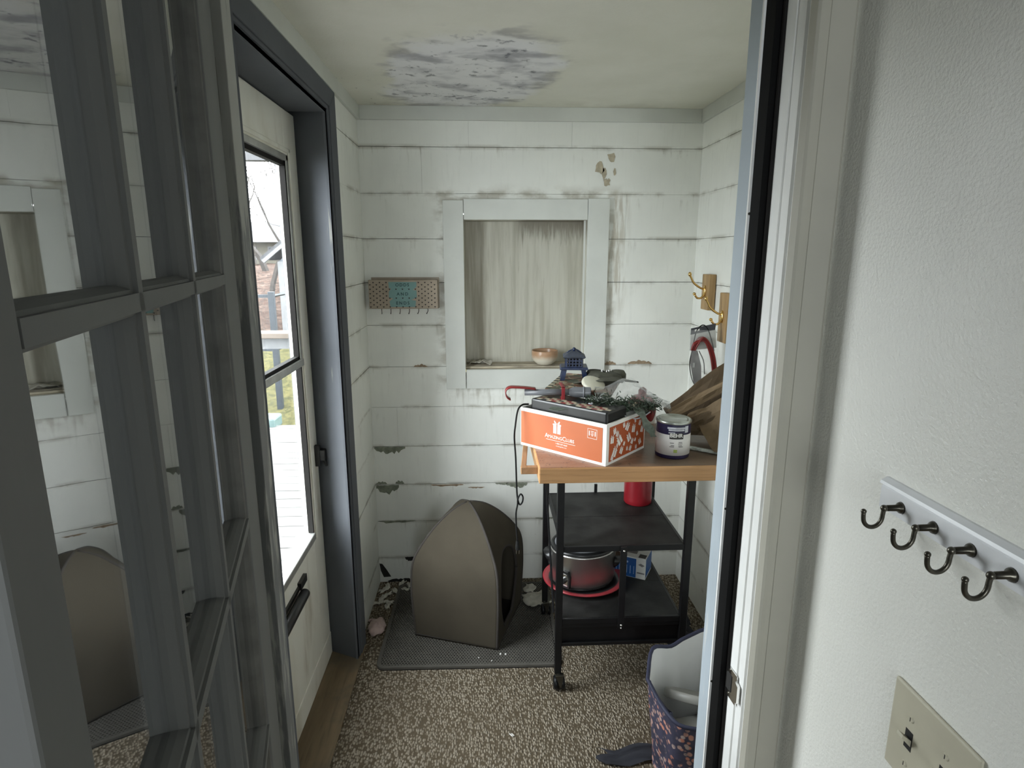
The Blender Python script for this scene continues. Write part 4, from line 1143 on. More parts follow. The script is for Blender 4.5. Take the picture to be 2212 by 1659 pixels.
# cord hanging from the box
m = MB(M['jblack']); YC = 1.905
pts = [(.150, 1.955, 1.052), (.128, 1.935, 1.055), (.112, 1.918, 1.040), (.103, YC, .99), (.100, YC, .95), (.104, YC, .89), (.106, YC, .84), (.108, YC, .775), (.111, YC, .735), (.118, YC, .712), (.127, YC - .004, .722), (.129, YC - .006, .742), (.121, YC - .006, .752), (.112, YC - .005, .735), (.111, YC, .712), (.106, YC, .68), (.107, YC, .63), (.111, YC, .575)]
m.smooth = True; m.tube(curve(pts, 6), .0029, 8)
cd = obj('power_cord', m, origin=(.105, YC, .58))
tag(cd, 'black power cord with a small loop dangling from the orange box', 'cord')
m = MB(M['jblack']); m.tube([(.111, YC, .578), (.1115, YC, .555), (.112, YC, .545)], [.005, .008, .008], 10)
m.use(M['chrome']); m.box(.1065, .1075, YC - .003, YC + .003, .530, .545); m.box(.1165, .1175, YC - .003, YC + .003, .530, .545)
obj('plug', m, cd)

# ------------------------------------------------------------------ things on the cart shelves
ex = thing('red_canister', 'tall red extinguisher-like cylinder on the middle shelf behind the box', 'fire extinguisher', (.618, 2.245, .5662))
m = MB(M['red']); m.smooth = True
m.lathe([(.052, 0), (.055, .004), (.0555, .02), (.0555, .405), (.050, .425), (.035, .440), (.018, .446)], 40); obj('cylinder', m, ex, local=True)
m = MB(M['canwhite']); m.smooth = True; m.sheet(lambda u, v: (.0562 * math.cos(-2.6 + 2.2 * u), .0562 * math.sin(-2.6 + 2.2 * u), .25 + .13 * v + .03 * math.sin(u * 7) * v), 20, 4)
m.use(M['ink']); m.sheet(lambda u, v: (.0566 * math.cos(-1.6 + .9 * u), .0566 * math.sin(-1.6 + .9 * u), .27 + .07 * v), 8, 1)
obj('label', m, ex, local=True, fixn=False)
m = MB(M['maroon']); m.lathe([(.016, .444), (.016, .462), (.012, .470)], 16); m.box(-.008, .008, -.03, .012, .464, .474); obj('valve', m, ex, local=True, bevel=.002)
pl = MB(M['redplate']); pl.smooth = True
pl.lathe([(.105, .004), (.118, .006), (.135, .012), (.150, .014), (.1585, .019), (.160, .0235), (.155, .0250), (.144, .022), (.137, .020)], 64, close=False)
pl.use(M['blackplastic']); pl.lathe([(.137, .020), (.128, .018), (.115, .011), (.001, .009)], 64, close=False); pl.lathe([(.001, .004), (.105, .004)], 64, close=False)  # black centre stands in for the shade under the slow cooker
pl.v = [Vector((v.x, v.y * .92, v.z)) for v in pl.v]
o = obj('red_plate', pl); o.location = (.384, 2.125, .288); tag(o, 'large red platter under the slow cooker, its centre blackened for shade', 'platter')
sc_ = thing('slow_cooker', 'oval stainless slow cooker with black lid and handles', 'slow cooker', (.382, 2.135, .2985), math.radians(20))
m = MB(M['blackplastic']); m.smooth = True; m.lathe([(.107, 0), (.115, .004), (.116, .014)], 56, sx=1.08, sy=.94); obj('base', m, sc_, local=True)
m = MB(M['steel']); m.smooth = True; m.lathe([(.1165, .012), (.1195, .02), (.121, .134), (.1235, .138), (.1235, .143), (.119, .145)], 64, sx=1.08, sy=.94); obj('body', m, sc_, local=True)
m = MB(M['blackplastic']); m.smooth = True; m.lathe([(.119, .143), (.1215, .149), (.118, .156), (.108, .158), (.106, .154)], 56, sx=1.08, sy=.94); obj('crock_rim', m, sc_, local=True)
m = MB(M['greyplastic']); m.smooth = True; m.lathe([(.107, .155), (.104, .162), (.08, .176), (.04, .184), (.001, .186)], 48, sx=1.08, sy=.94)
m.use(M['blackplastic']); m.lathe([(.016, .184), (.013, .196), (.02, .204), (.001, .208)], 20); obj('glass_lid', m, sc_, local=True)
for a_ in (-32, 148):
    m = MB(M['blackplastic']); T = Matrix.Rotation(math.radians(a_), 4, 'Z'); rr_ = .119 if abs(a_) < 90 else .121
    m.smooth = True
    prof = [(-.040, 0), (-.036, .018), (-.02, .029), (0, .033), (.02, .029), (.036, .018), (.040, 0)]
    n = len(prof); v = [(rr_ * 1.02 + b, a, .105) for a, b in prof] + [(rr_ * 1.0 + b * .75, a * .8, .078) for a, b in prof] + [(rr_ * 1.0 + b * .3, a * .6, .066) for a, b in prof]
    f = [list(range(n))] + [(i, i + 1, n + i + 1, n + i) for i in range(n - 1)] + [(n + i, n + i + 1, 2 * n + i + 1, 2 * n + i) for i in range(n - 1)] + [[2 * n + i for i in range(n)][::-1]]
    m.add(v, f, T); obj('handle', m, sc_, local=True)
m = MB(M['blackplastic']); T = Matrix.Rotation(math.radians(-152), 4, 'Z') @ Matrix.Translation((.117, 0, 0))
m.prism([(-.024, .018), (.024, .018), (.026, .06), (.018, .085), (-.018, .085), (-.026, .06)], 0, .016, 'x', T)
m.use(M['chrome']); m.prism([(-.018, .026), (.018, .026), (.020, .058), (.014, .074), (-.014, .074), (-.020, .058)], .016, .0168, 'x', T)
m.use(M['blackplastic']); m.lathe([(.012, 0), (.011, .012), (.001, .013)], 20, T @ Matrix.Translation((.0166, 0, .046)) @ Matrix.Rotation(PI / 2, 4, 'Y'))
tag(obj('control_panel', m, sc_, local=True, bevel=.002), 'black control panel with silver face')
bb = thing('blue_carton', 'blue and white small product carton on the bottom shelf', 'carton', (.572, 2.150, .2902), math.atan2(-.06, .11))
m = MB(M['boxwhite']); m.box(-.062, .066, -.005, .095, 0, .088); cb = obj('box', m, bb, local=True, bevel=.001)
m = MB(M['bluebox']); m.box(-.0615, .028, -.0056, -.0052, .002, .083); m.box(.0662, .0666, -.003, .092, .01, .086)
m.use(M['lightblue'])
for x_, z_ in ((-.044, .069), (-.026, .066), (-.008, .064)): m.lathe([(.0045, 0), (.004, .0004)], 12, Matrix.Translation((x_, -.0056, z_)) @ Matrix.Rotation(PI / 2, 4, 'X'))
for x_ in (-.052, -.040, -.024, -.010, .004, .018): m.box(x_, x_ + .0022, -.006, -.0056, .016, .05)
m.use(M['ink']); m.prism([(.036, .060), (.046, .067), (.062, .060), (.052, .053)], -.0056, -.0052, 'y'); m.box(.032, .062, -.0056, -.0052, .022, .028)
obj('print', m, cb, local=True)
m = MB(M['paper']); m.use(M['ink']); m.box(-.02, .022, .025, .05, .0882, .0885); m.use(M['cardin']); m.box(.034, .062, .0, .03, .0882, .0886); obj('top_marks', m, cb, local=True)
bc = MB(M['cardboard']); bc.box(.56, .672, 2.262, 2.33, .2905, .475); bc.use(M['kraftdark']); bc.box(.628, .634, 2.2612, 2.262, .2905, .475)
tag(obj('brown_carton', bc, origin=(.616, 2.295, .2905), bevel=.002), 'plain brown cardboard carton behind the blue carton', 'carton')

# ------------------------------------------------------------------ floor things
# open-weave mat
mt = MB(M['matlow']); X0, X1, Y0, Y1 = -.416, .292, 2.006, 2.600
def rrect(x0, x1, y0, y1, r, n=5):
    out = []
    for cx, cy, a0 in ((x1 - r, y1 - r, 0), (x0 + r, y1 - r, 90), (x0 + r, y0 + r, 180), (x1 - r, y0 + r, 270)):
        for k in range(n + 1):
            a = math.radians(a0 + 90 * k / n); out.append((cx + r * math.cos(a), cy + r * math.sin(a)))
    return out
mt.prism(rrect(X0, X1, Y0, Y1, .03), .0, .004)
mt.use(M['mat'])
oo = rrect(X0, X1, Y0, Y1, .03); ii = rrect(X0 + .014, X1 - .014, Y0 + .014, Y1 - .014, .018); n = len(oo)
mt.add([(a, b, .0) for a, b in oo] + [(a, b, .0125) for a, b in oo] + [(a, b, .0125) for a, b in ii] + [(a, b, .004) for a, b in ii],
       [(i + k * n, (i + 1) % n + k * n, (i + 1) % n + k * n + n, i + k * n + n) for k in range(3) for i in range(n)])
r_ = .0066; dx_ = r_ * math.sqrt(3); dy_ = r_ * 1.5; row = 0; y = Y0 + .015
while y < Y1 - .013:
    x = X0 + .015 + (row % 2) * dx_ / 2
    while x < X1 - .013:
        v = []; f = []
        for rad, z in ((r_, .0118), (r_ * .60, .0118), (r_ * .60, .005)):
            for k in range(6):
                a = math.radians(60 * k + 30); v.append((x + rad * math.cos(a), y + rad * math.sin(a), z))
        for q in range(2):
            for k in range(6): f.append((q * 6 + k, q * 6 + (k + 1) % 6, q * 6 + 6 + (k + 1) % 6, q * 6 + 6 + k))
        mt.add(v, f); x += dx_
    y += dy_; row += 1
o = obj('litter_mat', mt, fixn=False, origin=(-.062, 2.303, 0)); o.rotation_euler = (0, 0, math.radians(-1)); o.location.z = .0006
tag(o, 'dark grey honeycomb mat on the carpet under the felt pet house', 'mat')

# felt pet house: four pointed panels
ph_ = thing('pet_house', 'taupe felt pet house with a pointed roof on the grey mat', 'pet house', (-.068, 2.318, .0135), math.radians(-18.5))
HS = .172
def cornerline(t):
    # radius factor and height along a corner, base to apex
    pts = [(1.0, 0), (1.035, .12), (1.05, .22), (1.02, .315), (.90, .375), (.62, .452), (.30, .510), (.0, .535)]
    x = t * (len(pts) - 1); i = min(int(x), len(pts) - 2); a = pts[max(i - 1, 0)]; b = pts[i]; c = pts[i + 1]; d = pts[min(i + 2, len(pts) - 1)]; u = x - i
    cr = lambda q: .5 * (2 * b[q] + (c[q] - a[q]) * u + (2 * a[q] - 5 * b[q] + 4 * c[q] - d[q]) * u * u + (3 * b[q] - a[q] - 3 * c[q] + d[q]) * u ** 3)
    return max(cr(0), 0), cr(1)
CN = [(-1, -1), (1, -1), (1, 1), (-1, 1)]
for k in range(4):
    a, b = CN[k], CN[(k + 1) % 4]
    nx, ny = (a[0] + b[0]) / 2, (a[1] + b[1]) / 2
    def pan(u, v):
        r, z = cornerline(v)
        bul = .012 * math.sin(PI * u) * min(1, r) * math.sin(PI * min(1, v * 1.1)) * (1 if k != 1 else -1.2)
        return ((a[0] * (1 - u) + b[0] * u) * r * HS + nx * bul, (a[1] * (1 - u) + b[1] * u) * r * HS + ny * bul, z)
    sk = None
    if k == 1: sk = lambda u, v: ((u - .46) / .34) ** 2 + ((v - .27) / .24) ** 2 < 1 and v > .06
    m = MB(M['taupe']); m.smooth = True; m.sheet(pan, 90 if k == 1 else 40, 90 if k == 1 else 40, sk)
    obj('side_panel', m, ph_, local=True, solid=.010)
    if k == 1:
        m = MB(M['piping']); m.smooth = True
        m.tube([pan(.46 + .345 * math.cos(2 * PI * q / 48), max(.055, .27 + .245 * math.sin(2 * PI * q / 48))) for q in range(49)], .0065, 8); obj('entrance_rim', m, ph_, local=True)
m = MB(M['piping']); m.smooth = True
for a in CN:
    m.tube([(a[0] * HS * cornerline(i / 40)[0] * 1.01, a[1] * HS * cornerline(i / 40)[0] * 1.01, cornerline(i / 40)[1] + .002) for i in range(40)], .0055, 8)
m.tube([(CN[i % 4][0] * HS * 1.01, CN[i % 4][1] * HS * 1.01, .008) for i in range(5)], .0055, 8)
obj('piping', m, ph_, local=True)
m = MB(M['taupedark']); m.box(-HS, HS, -HS, HS, .0005, .006); obj('base_panel', m, ph_, local=True)

# scraps
def scrap(name, label, cat, x, y, z, w, d, seed, mat, amp=.008, group=None):
    rr = random.Random(seed); a = [rr.uniform(0, 6) for _ in range(4)]; rot = rr.uniform(0, 6)
    m = MB(M[mat]); m.smooth = True
    N = 9
    def f(u, v):
        ju = u + .1 * math.sin(9 * v + a[2]); jv = v + .1 * math.sin(8 * u + a[3])
        px, py = (ju - .5) * w, (jv - .5) * d
        return (px * math.cos(rot) - py * math.sin(rot), px * math.sin(rot) + py * math.cos(rot), .0015 + amp * abs(math.sin(5 * u + a[0]) * math.cos(4 * v + a[1])))
    m.sheet(f, N, N); o = obj(name, m, solid=.0012); o.location = (x, y, z); return tag(o, label, cat, group)
scrap('paper_scrap', 'crumpled torn paper scrap between pet house and cart leg', 'paper scrap', .222, 2.435, .013, .115, .10, 2, 'paper', .018)
scrap('paper_scrap', 'smaller torn paper scrap behind the pet house by the back wall', 'paper scrap', .205, 2.53, .013, .07, .05, 5, 'paper', .012)
for i, (x, y) in enumerate(((-.475, 2.50), (-.455, 2.53), (-.44, 2.47), (-.48, 2.57), (-.425, 2.56), (-.37, 2.60), (-.44, 2.44), (-.465, 2.60), (-.40, 2.625), (-.49, 2.46))):
    scrap('paint_flake', 'fallen white paint flake in the back left floor corner', 'paint flake', x, y, .001, .045, .022, 30 + i, 'flake', .010, 'paint flakes in the back left corner')
for i, (x, y) in enumerate(((-.375, 2.555), (-.36, 2.59))):
    scrap('paint_flake', 'fallen white paint flake on the back left end of the grey mat', 'paint flake', x, y, .0130, .035, .018, 60 + i, 'flake', .007, 'paint flakes on the grey mat')
m = MB(M['pinkcloth']); m.smooth = True
m.lathe([(.001, 0), (.034, .001), (.043, .014), (.036, .028), (.016, .036), (.001, .037)], 24, sx=.85, sy=1.25)
m.v = [v + Vector((.004 * math.sin(v.y * 190), .004 * math.sin(v.x * 150), .003 * math.sin(v.x * 210 + v.y * 160))) for v in m.v]
m.tube(curve([(-.015, .04, .012), (-.03, .058, .01), (-.045, .055, .006)], 5), .006, 8)
o = obj('pink_cloth', m); o.location = (-.459, 2.268, .001); tag(o, 'balled pale pink cloth beside the left edge of the grey mat', 'cloth')
for i, (x, y) in enumerate(((.055, 2.068), (.075, 2.066), (.02, 2.03), (-.03, 2.05))):
    m = MB(M['white']); m.ball((0, 0, .003), .0042 if i < 2 else .0028, 8); o = obj('crumb', m); o.location = (x, y, .0122)
    tag(o, 'white crumb on the front edge of the grey mat', 'crumb', 'white crumbs on the mat')
m = MB(M['white']); m.box(-.008, .008, -.0015, .0015, 0, .002); m.box(-.004, .009, .004, .007, 0, .002); o = obj('paper_bit', m); o.location = (.078, 1.676, .001); o.rotation_euler = (0, 0, -.9)
tag(o, 'tiny white bit of paper on the open carpet', 'paper scrap')

# tote bag
tb = thing('tote_bag', 'floral tote bag with white lining by the doorway', 'tote bag', (.67, 1.55, 0))
rim = [(.482, 1.545, .300), (.530, 1.665, .315), (.600, 1.695, .300), (.660, 1.722, .312), (.76, 1.74, .325), (.80, 1.60, .30), (.79, 1.44, .30), (.66, 1.37, .285), (.540, 1.372, .285), (.500, 1.430, .292)]
cen = Vector((.66, 1.55, 0))
def wall(mat, k, name, inset):
    m = MB(M[mat]); m.smooth = True; n = len(rim) * 4
    rc = curve([Vector(p) for p in rim + [rim[0]]], 4)[:-1]; n = len(rc)
    rows = []
    for j in range(9):
        t_ = j / 8; ring_ = []
        for i, p in enumerate(rc):
            d = Vector((p.x - cen.x, p.y - cen.y, 0)); s_ = (.84 + .16 * t_) - inset / max(d.length, .05)
            w_ = .005 * math.sin(i * 1.7 + t_ * 5)
            ring_.append(Vector((cen.x + d.x * s_ + w_ * (1 - t_), cen.y + d.y * s_ + w_ * (1 - t_), .003 + (p.z - .003) * t_)))
        rows.append(ring_)
    v = [p for r in rows for p in r]; f = [(j * n + i, j * n + (i + 1) % n, (j + 1) * n + (i + 1) % n, (j + 1) * n + i) for j in range(8) for i in range(n)]
    f.append(list(range(n)))
    m.add(v, f); obj(name, m, tb, fixn=False); return rc
rc = wall('floral', 0, 'outer_shell', 0); wall('totelin', 0, 'lining', .004)
m = MB(M['navy']); m.smooth = True; m.tube(rc + [rc[0], rc[1]], .006, 8); obj('rim_binding', m, tb)
m = MB(M['navy']); m.smooth = True
cc = curve([(.487, 1.53, .296), (.500, 1.535, .262), (.522, 1.48, .245), (.527, 1.44, .262), (.512, 1.412, .287)], 6); vs = []; fs = []
for p in cc: vs += [(p.x, p.y - .004, p.z - .009), (p.x, p.y + .004, p.z + .009)]
for i in range(len(cc) - 1): fs.append((2 * i, 2 * i + 1, 2 * i + 3, 2 * i + 2))
m.add(vs, fs); tag(obj('strap', m, tb, solid=.003), 'navy shoulder strap')
m = MB(M['greylid']); m.smooth = True
T = Matrix.Translation((.655, 1.575, .185)) @ Matrix.Rotation(math.radians(-32), 4, 'X') @ Matrix.Rotation(math.radians(12), 4, 'Y')
m.lathe([(.102, 0), (.105, .004), (.105, .020), (.100, .026), (.094, .026), (.090, .020), (.075, .012), (.05, .012), (.001, .012)], 48, T)
o = obj('grey_tub_lid', m, origin=(.655, 1.575, .10)); tag(o, 'round grey plastic tub lid inside the floral tote bag', 'lid')
m = MB(M['greylid']); m.smooth = True
T = Matrix.Translation((.60, 1.46, .185)) @ Matrix.Rotation(math.radians(10), 4, 'Z') @ Matrix.Rotation(math.radians(-14), 4, 'X')
m.box(-.065, .14, -.045, .07, -.01, .012, T); o = obj('grey_flat_tray', m, origin=(.60, 1.46, .15), bevel=.006); tag(o, 'flat grey tray at the front inside the floral tote bag', 'tray')
scrap('dark_cloth', 'folded dark slate cloth on the carpet left of the tote bag', 'cloth', .478, 1.57, .001, .06, .24, 71, 'darkcloth', .02)
bpy.data.objects['dark_cloth'].rotation_euler = (0, 0, -.2)
m = MB(M['darkcloth']); m.smooth = True
m.sheet(lambda u, v: (.735 + .14 * u, 2.0 + .3 * v, .004 + .06 * math.sin(u * PI) * (.6 + .4 * math.sin(v * 7)) + .01 * math.sin(11 * u + 9 * v)), 14, 14)
tag(obj('black_bag', m, origin=(.80, 2.15, .002), solid=.003), 'slumped black bag on the floor right of the cart', 'bag')

# ------------------------------------------------------------------ coat hooks on the right wall
def coat_block(y0, y1, z0, z1, label):
    t = thing('coat_hook', label, 'coat hook', (XR, (y0 + y1) / 2, z0))
    m = MB(M['oak']); m.box(XR - .031, XR - .002, y0, y1, z0, z1); obj('wood_block', m, t, bevel=.003)
    yc = (y0 + y1) / 2; xf = XR - .031; zc = z0 + (z1 - z0) * .52
    m = MB(M['brass']); m.smooth = True
    m.lathe([(.013, 0), (.013, .003), (.009, .006), (.001, .007)], 18, Matrix.Translation((xf, yc, zc)) @ Matrix.Rotation(-PI / 2, 4, 'Y') @ Matrix.Scale(1.9, 4, (1, 0, 0)))
    m.tube(curve([(xf - .003, yc, zc + .008), (xf - .022, yc, zc + .015), (xf - .048, yc, zc + .034), (xf - .060, yc, zc + .055), (xf - .066, yc, zc + .066)], 5), [.0055] + [.0042] * 19 + [.0052], 10)
    m.ball((xf - .0665, yc, zc + .069), .0072, 12, 1.3)
    m.tube(curve([(xf - .003, yc, zc - .012), (xf - .014, yc, zc - .026), (xf - .030, yc, zc - .027), (xf - .041, yc, zc - .014)], 5), .0042, 10)
    m.ball((xf - .043, yc, zc - .010), .0065, 12)
    obj('double_hook', m, t); return t
coat_block(2.385, 2.462, 1.325, 1.468, 'brass double coat hook on a wood block, nearer the back wall')
coat_block(2.190, 2.265, 1.218, 1.405, 'brass double coat hook on a wood block, holding the cable package')
# hanging package with red cable
pk = thing('cable_package', 'clear plastic package of red jumper cable hanging on a brass hook', 'cable package', (.862, 2.226, 1.03))
PY = 2.205
m = MB(M['card']); m.prism([(.782, 1.250), (.875, 1.268), (.877, 1.292), (.783, 1.274)], PY + .006, PY + .008, 'y')
m.use(M['white']); m.prism([(.797, 1.262), (.815, 1.2655), (.815, 1.273), (.797, 1.2695)], PY + .0055, PY + .006, 'y')
m.use(M['boxwhite']); m.prism([(.783, 1.19), (.885, 1.20), (.877, 1.268), (.782, 1.250)], PY + .006, PY + .008, 'y'); obj('card_header', m, pk)
m = MB(M['cardgrey']); m.prism([(.785, 1.15), (.79, 1.19), (.812, 1.19), (.83, 1.13), (.835, 1.06), (.825, 1.035), (.806, 1.06)], PY + .003, PY + .006, 'y')
m.use(M['boxwhite']); m.box(.797, .804, PY + .002, PY + .003, 1.125, 1.143); obj('insert', m, pk)
m = MB(M['jumper']); m.smooth = True; rr = random.Random(5)
for k in range(9):
    o1, o2 = rr.uniform(-.007, .007), rr.uniform(-.008, .008)
    m.tube(curve([(.792 + o1, PY - .005 + o2 * .4, 1.192), (.800 + o1, PY - .008 + o2, 1.222 + o2), (.826, PY - .010 + o2, 1.236 + o1), (.852 + o1, PY - .010 + o2, 1.205), (.871 + o1, PY - .008 + o2, 1.150), (.880 + o1, PY - .006 + o2, 1.085), (.872 + o1, PY - .004, 1.045)], 5), .0035, 8)
obj('red_cable', m, pk)
m = MB(M['jblack']); m.smooth = True
m.tube(curve([(.79, PY - .004, 1.21), (.800, PY - .006, 1.265), (.82, PY - .008, 1.288), (.84, PY - .008, 1.275), (.858, PY - .006, 1.235), (.872, PY - .005, 1.19)], 6), .0022, 8)
m.tube(curve([(.788, PY - .003, 1.19), (.782, PY - .004, 1.14), (.795, PY - .004, 1.08), (.82, PY - .004, 1.04)], 6), .0018, 8); m.tube(curve([(.815, PY - .003, 1.19), (.835, PY - .004, 1.15), (.842, PY - .004, 1.10)], 6), .0018, 8)
obj('black_cable', m, pk)
m = MB(M['film2']); m.smooth = True
m.sheet(lambda u, v: (.774 + .115 * u + .012 * (1 - v) * (1 if u < .5 else -.3), PY - .016 + .012 * abs(u - .5) * 2, 1.02 + .25 * v), 8, 10); obj('clear_pouch', m, pk)

# ------------------------------------------------------------------ outside
dk = MB(M['deck']); yy = .2; rr = random.Random(8)
while yy < 5.62:
    dk.box(-5.5, -.69, yy, yy + .136, -.12 - rr.uniform(0, .003), -.08 - rr.uniform(0, .003)); yy += .142
dk.use(M['fascia']).box(-5.5, -.69, .2, 5.62, -.5, -.125)
tag(obj('deck', dk), 'weathered grey deck boards outside the storm door', 'deck', kind='structure')
gm = MB(M['ground']); gm.smooth = True
def gf(u, v):
    x = -16 + 22 * u; y = -4 + 34 * v
    h = -.55 if y < 6 else -.55 + .6 * min(1, (y - 6) / 2) + max(0, y - 8) * .155
    return (x, y, min(h, 1.22) + .05 * math.sin(x * 3 + y * 2))
gm.sheet(gf, 60, 90); tag(obj('ground', gm), 'grassy yard rising to a bank of brown leaves', 'ground', kind='structure')
rl = thing('deck_railing', 'wooden deck railing with a broad top plank seen through the door', 'railing', (-2.2, 4.5, -.08))
m = MB(M['lumber']); m.box(-4.6, -.75, 4.42, 4.60, .945, .985); obj('top_plank', m, rl, bevel=.005)
m = MB(M['shedtrim']); m.box(-4.6, -.75, 4.49, 4.53, .86, .945); obj('under_rail', m, rl)
for x in (-4.4, -2.9, -.95):
    m = MB(M['lumber']); m.box(x - .045, x + .045, 4.46, 4.55, -.08, .945); obj('post', m, rl)
pb = thing('porch_beam', 'grey horizontal beam with a reddish board above, outside the door', 'beam', (-2.5, 4.5, 2.2))
m = MB(M['fascia']); m.box(-6, -.5, 4.48, 4.56, 2.19, 2.285); obj('beam', m, pb)
m = MB(M['lumber']); m.box(-6, -.5, 4.60, 4.66, 2.31, 2.42); obj('upper_board', m, pb)
for x in (-5.6, -.62):
    m = MB(M['fascia']); m.box(x - .05, x + .05, 4.47, 4.57, -.08, 2.19); obj('beam_post', m, pb)
fe = thing('metal_fence', 'thin dark metal fence with a square corner post beyond the deck', 'fence', (-2.4, 7, -.2))
m = MB(M['fence']); m.box(-2.44, -2.375, 6.97, 7.03, -.3, 1.135); obj('corner_post', m, fe, bevel=.004)
for z in (1.085, .47):
    m = MB(M['fence']); m.box(-4.2, -2.44, 6.99, 7.01, z - .018, z + .018); obj('rail', m, fe)
    m = MB(M['fence']); m.tube([(-2.40, 7.02, z), (-1.75, 8.8, z + .12)], .016, 4); obj('rail', m, fe)
sh = thing('garden_shed', 'pale blue sided shed with white trim behind the fence', 'shed', (-2.3, 10.5, .2))
m = MB(M['siding'])
for k in range(12):
    z = .05 + k * .115; m.prism([(10.0 - .012, z), (10.0, z + .113), (10.02, z + .113), (10.02, z)], -3.15, -1.2, 'x')
    m.prism([(-3.28, z), (-3.265, z + .113), (-3.24, z + .113), (-3.24, z)], 10.0, 12.2, 'y')
m.box(-3.24, -1.2, 10.02, 12.2, 0, 1.44); m.prism([(-3.28, 1.44), (-1.2, 1.44), (-1.2, 2.3), (-2.25, 2.35)], 10.01, 10.05, 'y'); obj('siding', m, sh)
m = MB(M['shedtrim']); m.box(-3.29, -3.15, 9.97, 10.0, .0, 1.44); obj('corner_board', m, sh)
m = MB(M['shedtrim']); m.prism([(-3.46, 1.42), (-2.2, 2.42), (-2.2, 2.48), (-3.50, 1.46)], 9.85, 9.9, 'y'); obj('rake_board', m, sh)
m = MB(M['shedroof']); m.prism([(-3.50, 1.46), (-2.2, 2.48), (-.9, 1.46), (-.9, 1.50), (-2.2, 2.54), (-3.52, 1.50)], 9.85, 12.4, 'y'); obj('roof', m, sh)
hs = thing('far_house', 'pale cream house with windows far beyond the bank', 'house', (-7.5, 20, 1.6))
m = MB(M['housewall']); m.box(-11, -5.2, 21, 26, .8, 1.95); obj('house_wall', m, hs)
m = MB(M['shedroof']); m.prism([(20.4, 1.95), (26.6, 1.95), (23.5, 2.75)], -11.3, -4.9, 'x'); obj('house_roof', m, hs)
for x in (-9.6, -8.2, -7.2, -6.2): 
    m = MB(M['shedtrim']); m.box(x, x + .62, 20.96, 21, 1.38, 1.82); wn = obj('window', m, hs)
    m = MB(M['fence']); m.box(x + .05, x + .57, 20.94, 20.96, 1.42, 1.78); obj('window_glass', m, wn)
tr = random.Random(21)
def tree(name, label, x, y, z, h, seed, lean=0.0, depth=5, r0=.10):
    rr = random.Random(seed); m = MB(M['bark'])
    def grow(p, d, L, r, dep):
        q = p; pts = [p]; rs = [r]
        for k in range(4):
            d = (d + Vector((rr.gauss(0, .13), rr.gauss(0, .13), rr.gauss(.03, .09)))).normalized(); q = q + d * L / 4; pts.append(q); rs.append(r * (1 - .10 * (k + 1)))
        m.tube(pts, rs, 5 if dep < 3 else 4, cap=False)
        if dep >= depth: return
        for k in range(rr.choice([2, 3, 3]) if dep > 0 else 3):
            dd = (d + Vector((rr.gauss(0, .6), rr.gauss(0, .6), rr.gauss(.1, .45)))).normalized()
            grow(pts[rr.choice([2, 3, 4]) if k else 4], dd, L * rr.uniform(.58, .82), max(.006, rs[-1] * rr.uniform(.55, .75)), dep + 1)
    grow(Vector((0, 0, 0)), Vector((lean, 0, 1)).normalized(), h, r0, 0)
    o = obj(name, m, fixn=False); o.location = (x, y, z); tag(o, label, 'tree')
tree('bare_tree', 'bare grey tree with forked trunk beyond the shed', -5.2, 15.0, 1.0, 1.9, 5, -.12, 6, .085)
tree('bare_tree', 'slim bare tree on the leaf bank left of the shed', -6.4, 17.5, 1.3, 1.7, 12, .05, 6, .06)
tree('bare_tree', 'forked bare tree just left of the shed roof', -4.25, 12.3, .6, 1.55, 8, .04, 6, .06)
tree('bare_shrub', 'tangled leafless shrub on the leaf bank above the fence', -5.6, 12.8, .7, .7, 31, 0, 6, .03)
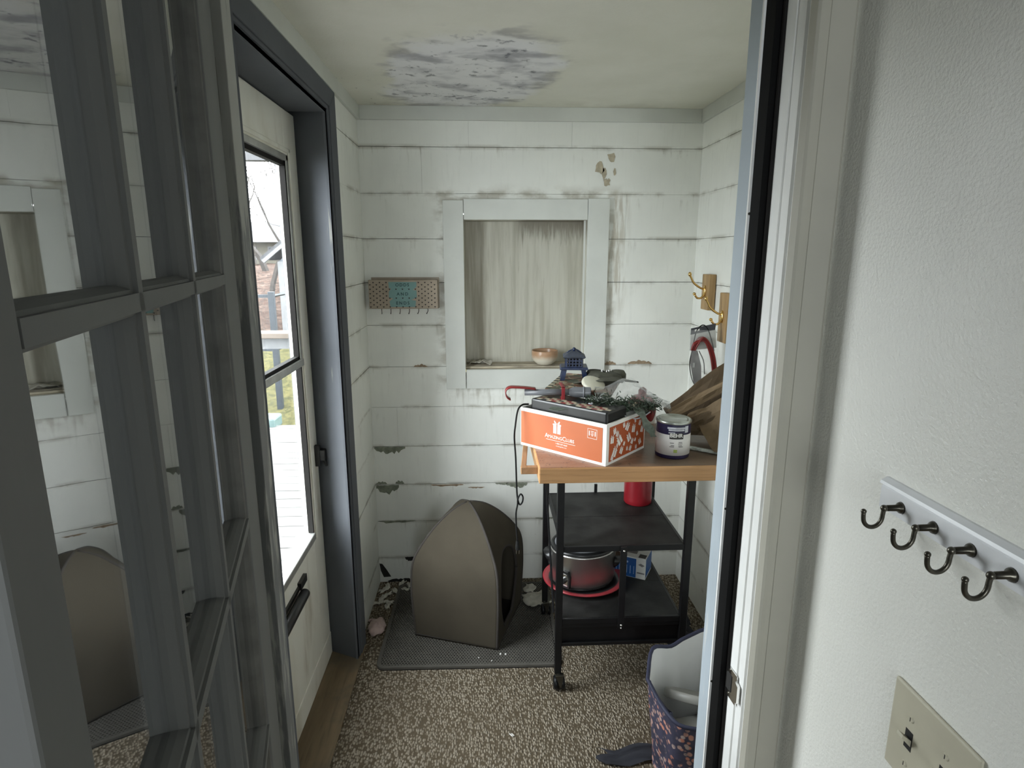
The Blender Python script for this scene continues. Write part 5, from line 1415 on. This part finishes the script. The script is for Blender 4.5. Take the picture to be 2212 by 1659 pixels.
m = MB(M['teal2']); m.box(-2.35, -2.02, 5.66, 5.9, -.12, .0); tag(obj('storage_tub', m, origin=(-2.2, 5.78, -.12), bevel=.02), 'pale teal plastic tub at the far end of the deck', 'tub')

# ------------------------------------------------------------------ light, world, camera
w = bpy.data.worlds.new('overcast_sky'); SC.world = w; w.use_nodes = True
bg = w.node_tree.nodes['Background']; bg.inputs[0].default_value = (.92, .965, 1.0, 1); bg.inputs[1].default_value = 3.2
def area(name, loc, rot, sx, sy, power, col=(1, 1, 1), portal=False):
    l = bpy.data.lights.new(name, 'AREA'); l.shape = 'RECTANGLE'; l.size = sx; l.size_y = sy; l.energy = power; l.color = col
    if portal: l.cycles.is_portal = True
    o = bpy.data.objects.new(name, l); COL.objects.link(o); o.location = loc; o.rotation_euler = rot; return o
area('door_daylight_portal', (DX - .045, (GY0 + GY1) / 2, (GZ0 + GZ1) / 2), (0, -PI / 2, 0), GZ1 - GZ0, GY1 - GY0, 1, portal=True)
area('kitchen_window_portal', ((WX0 + WX1) / 2, -2.31, (WZ0 + WZ1) / 2), (PI / 2, 0, 0), WX1 - WX0, WZ1 - WZ0, 1, portal=True)

cam = bpy.data.cameras.new('camera'); co = bpy.data.objects.new('camera', cam); COL.objects.link(co)
F = 1291.75; YAW = .04834; PIT = .21271
cam.sensor_fit = 'HORIZONTAL'; cam.sensor_width = 36; cam.lens = F / 2212 * 36; cam.clip_start = .02; cam.clip_end = 200
fwd = Vector((math.sin(YAW) * math.cos(PIT), math.cos(YAW) * math.cos(PIT), -math.sin(PIT)))
rgt = Vector((math.cos(YAW), -math.sin(YAW), 0)); up = rgt.cross(fwd)
mw = Matrix.Identity(4)
for i in range(3): mw[i][0] = rgt[i]; mw[i][1] = up[i]; mw[i][2] = -fwd[i]
mw.translation = (0, 0, 1.545)
co.matrix_world = mw
SC.camera = co
vs_ = SC.view_settings
SC.display_settings.display_device = 'sRGB'
vs_.view_transform = 'Standard'; vs_.look = 'None'; vs_.gamma = 1; vs_.use_curve_mapping = False; vs_.exposure = 2.7
SC.cycles.max_bounces = 12; SC.cycles.diffuse_bounces = 6; SC.cycles.transparent_max_bounces = 16
SC.cycles.use_denoising = True
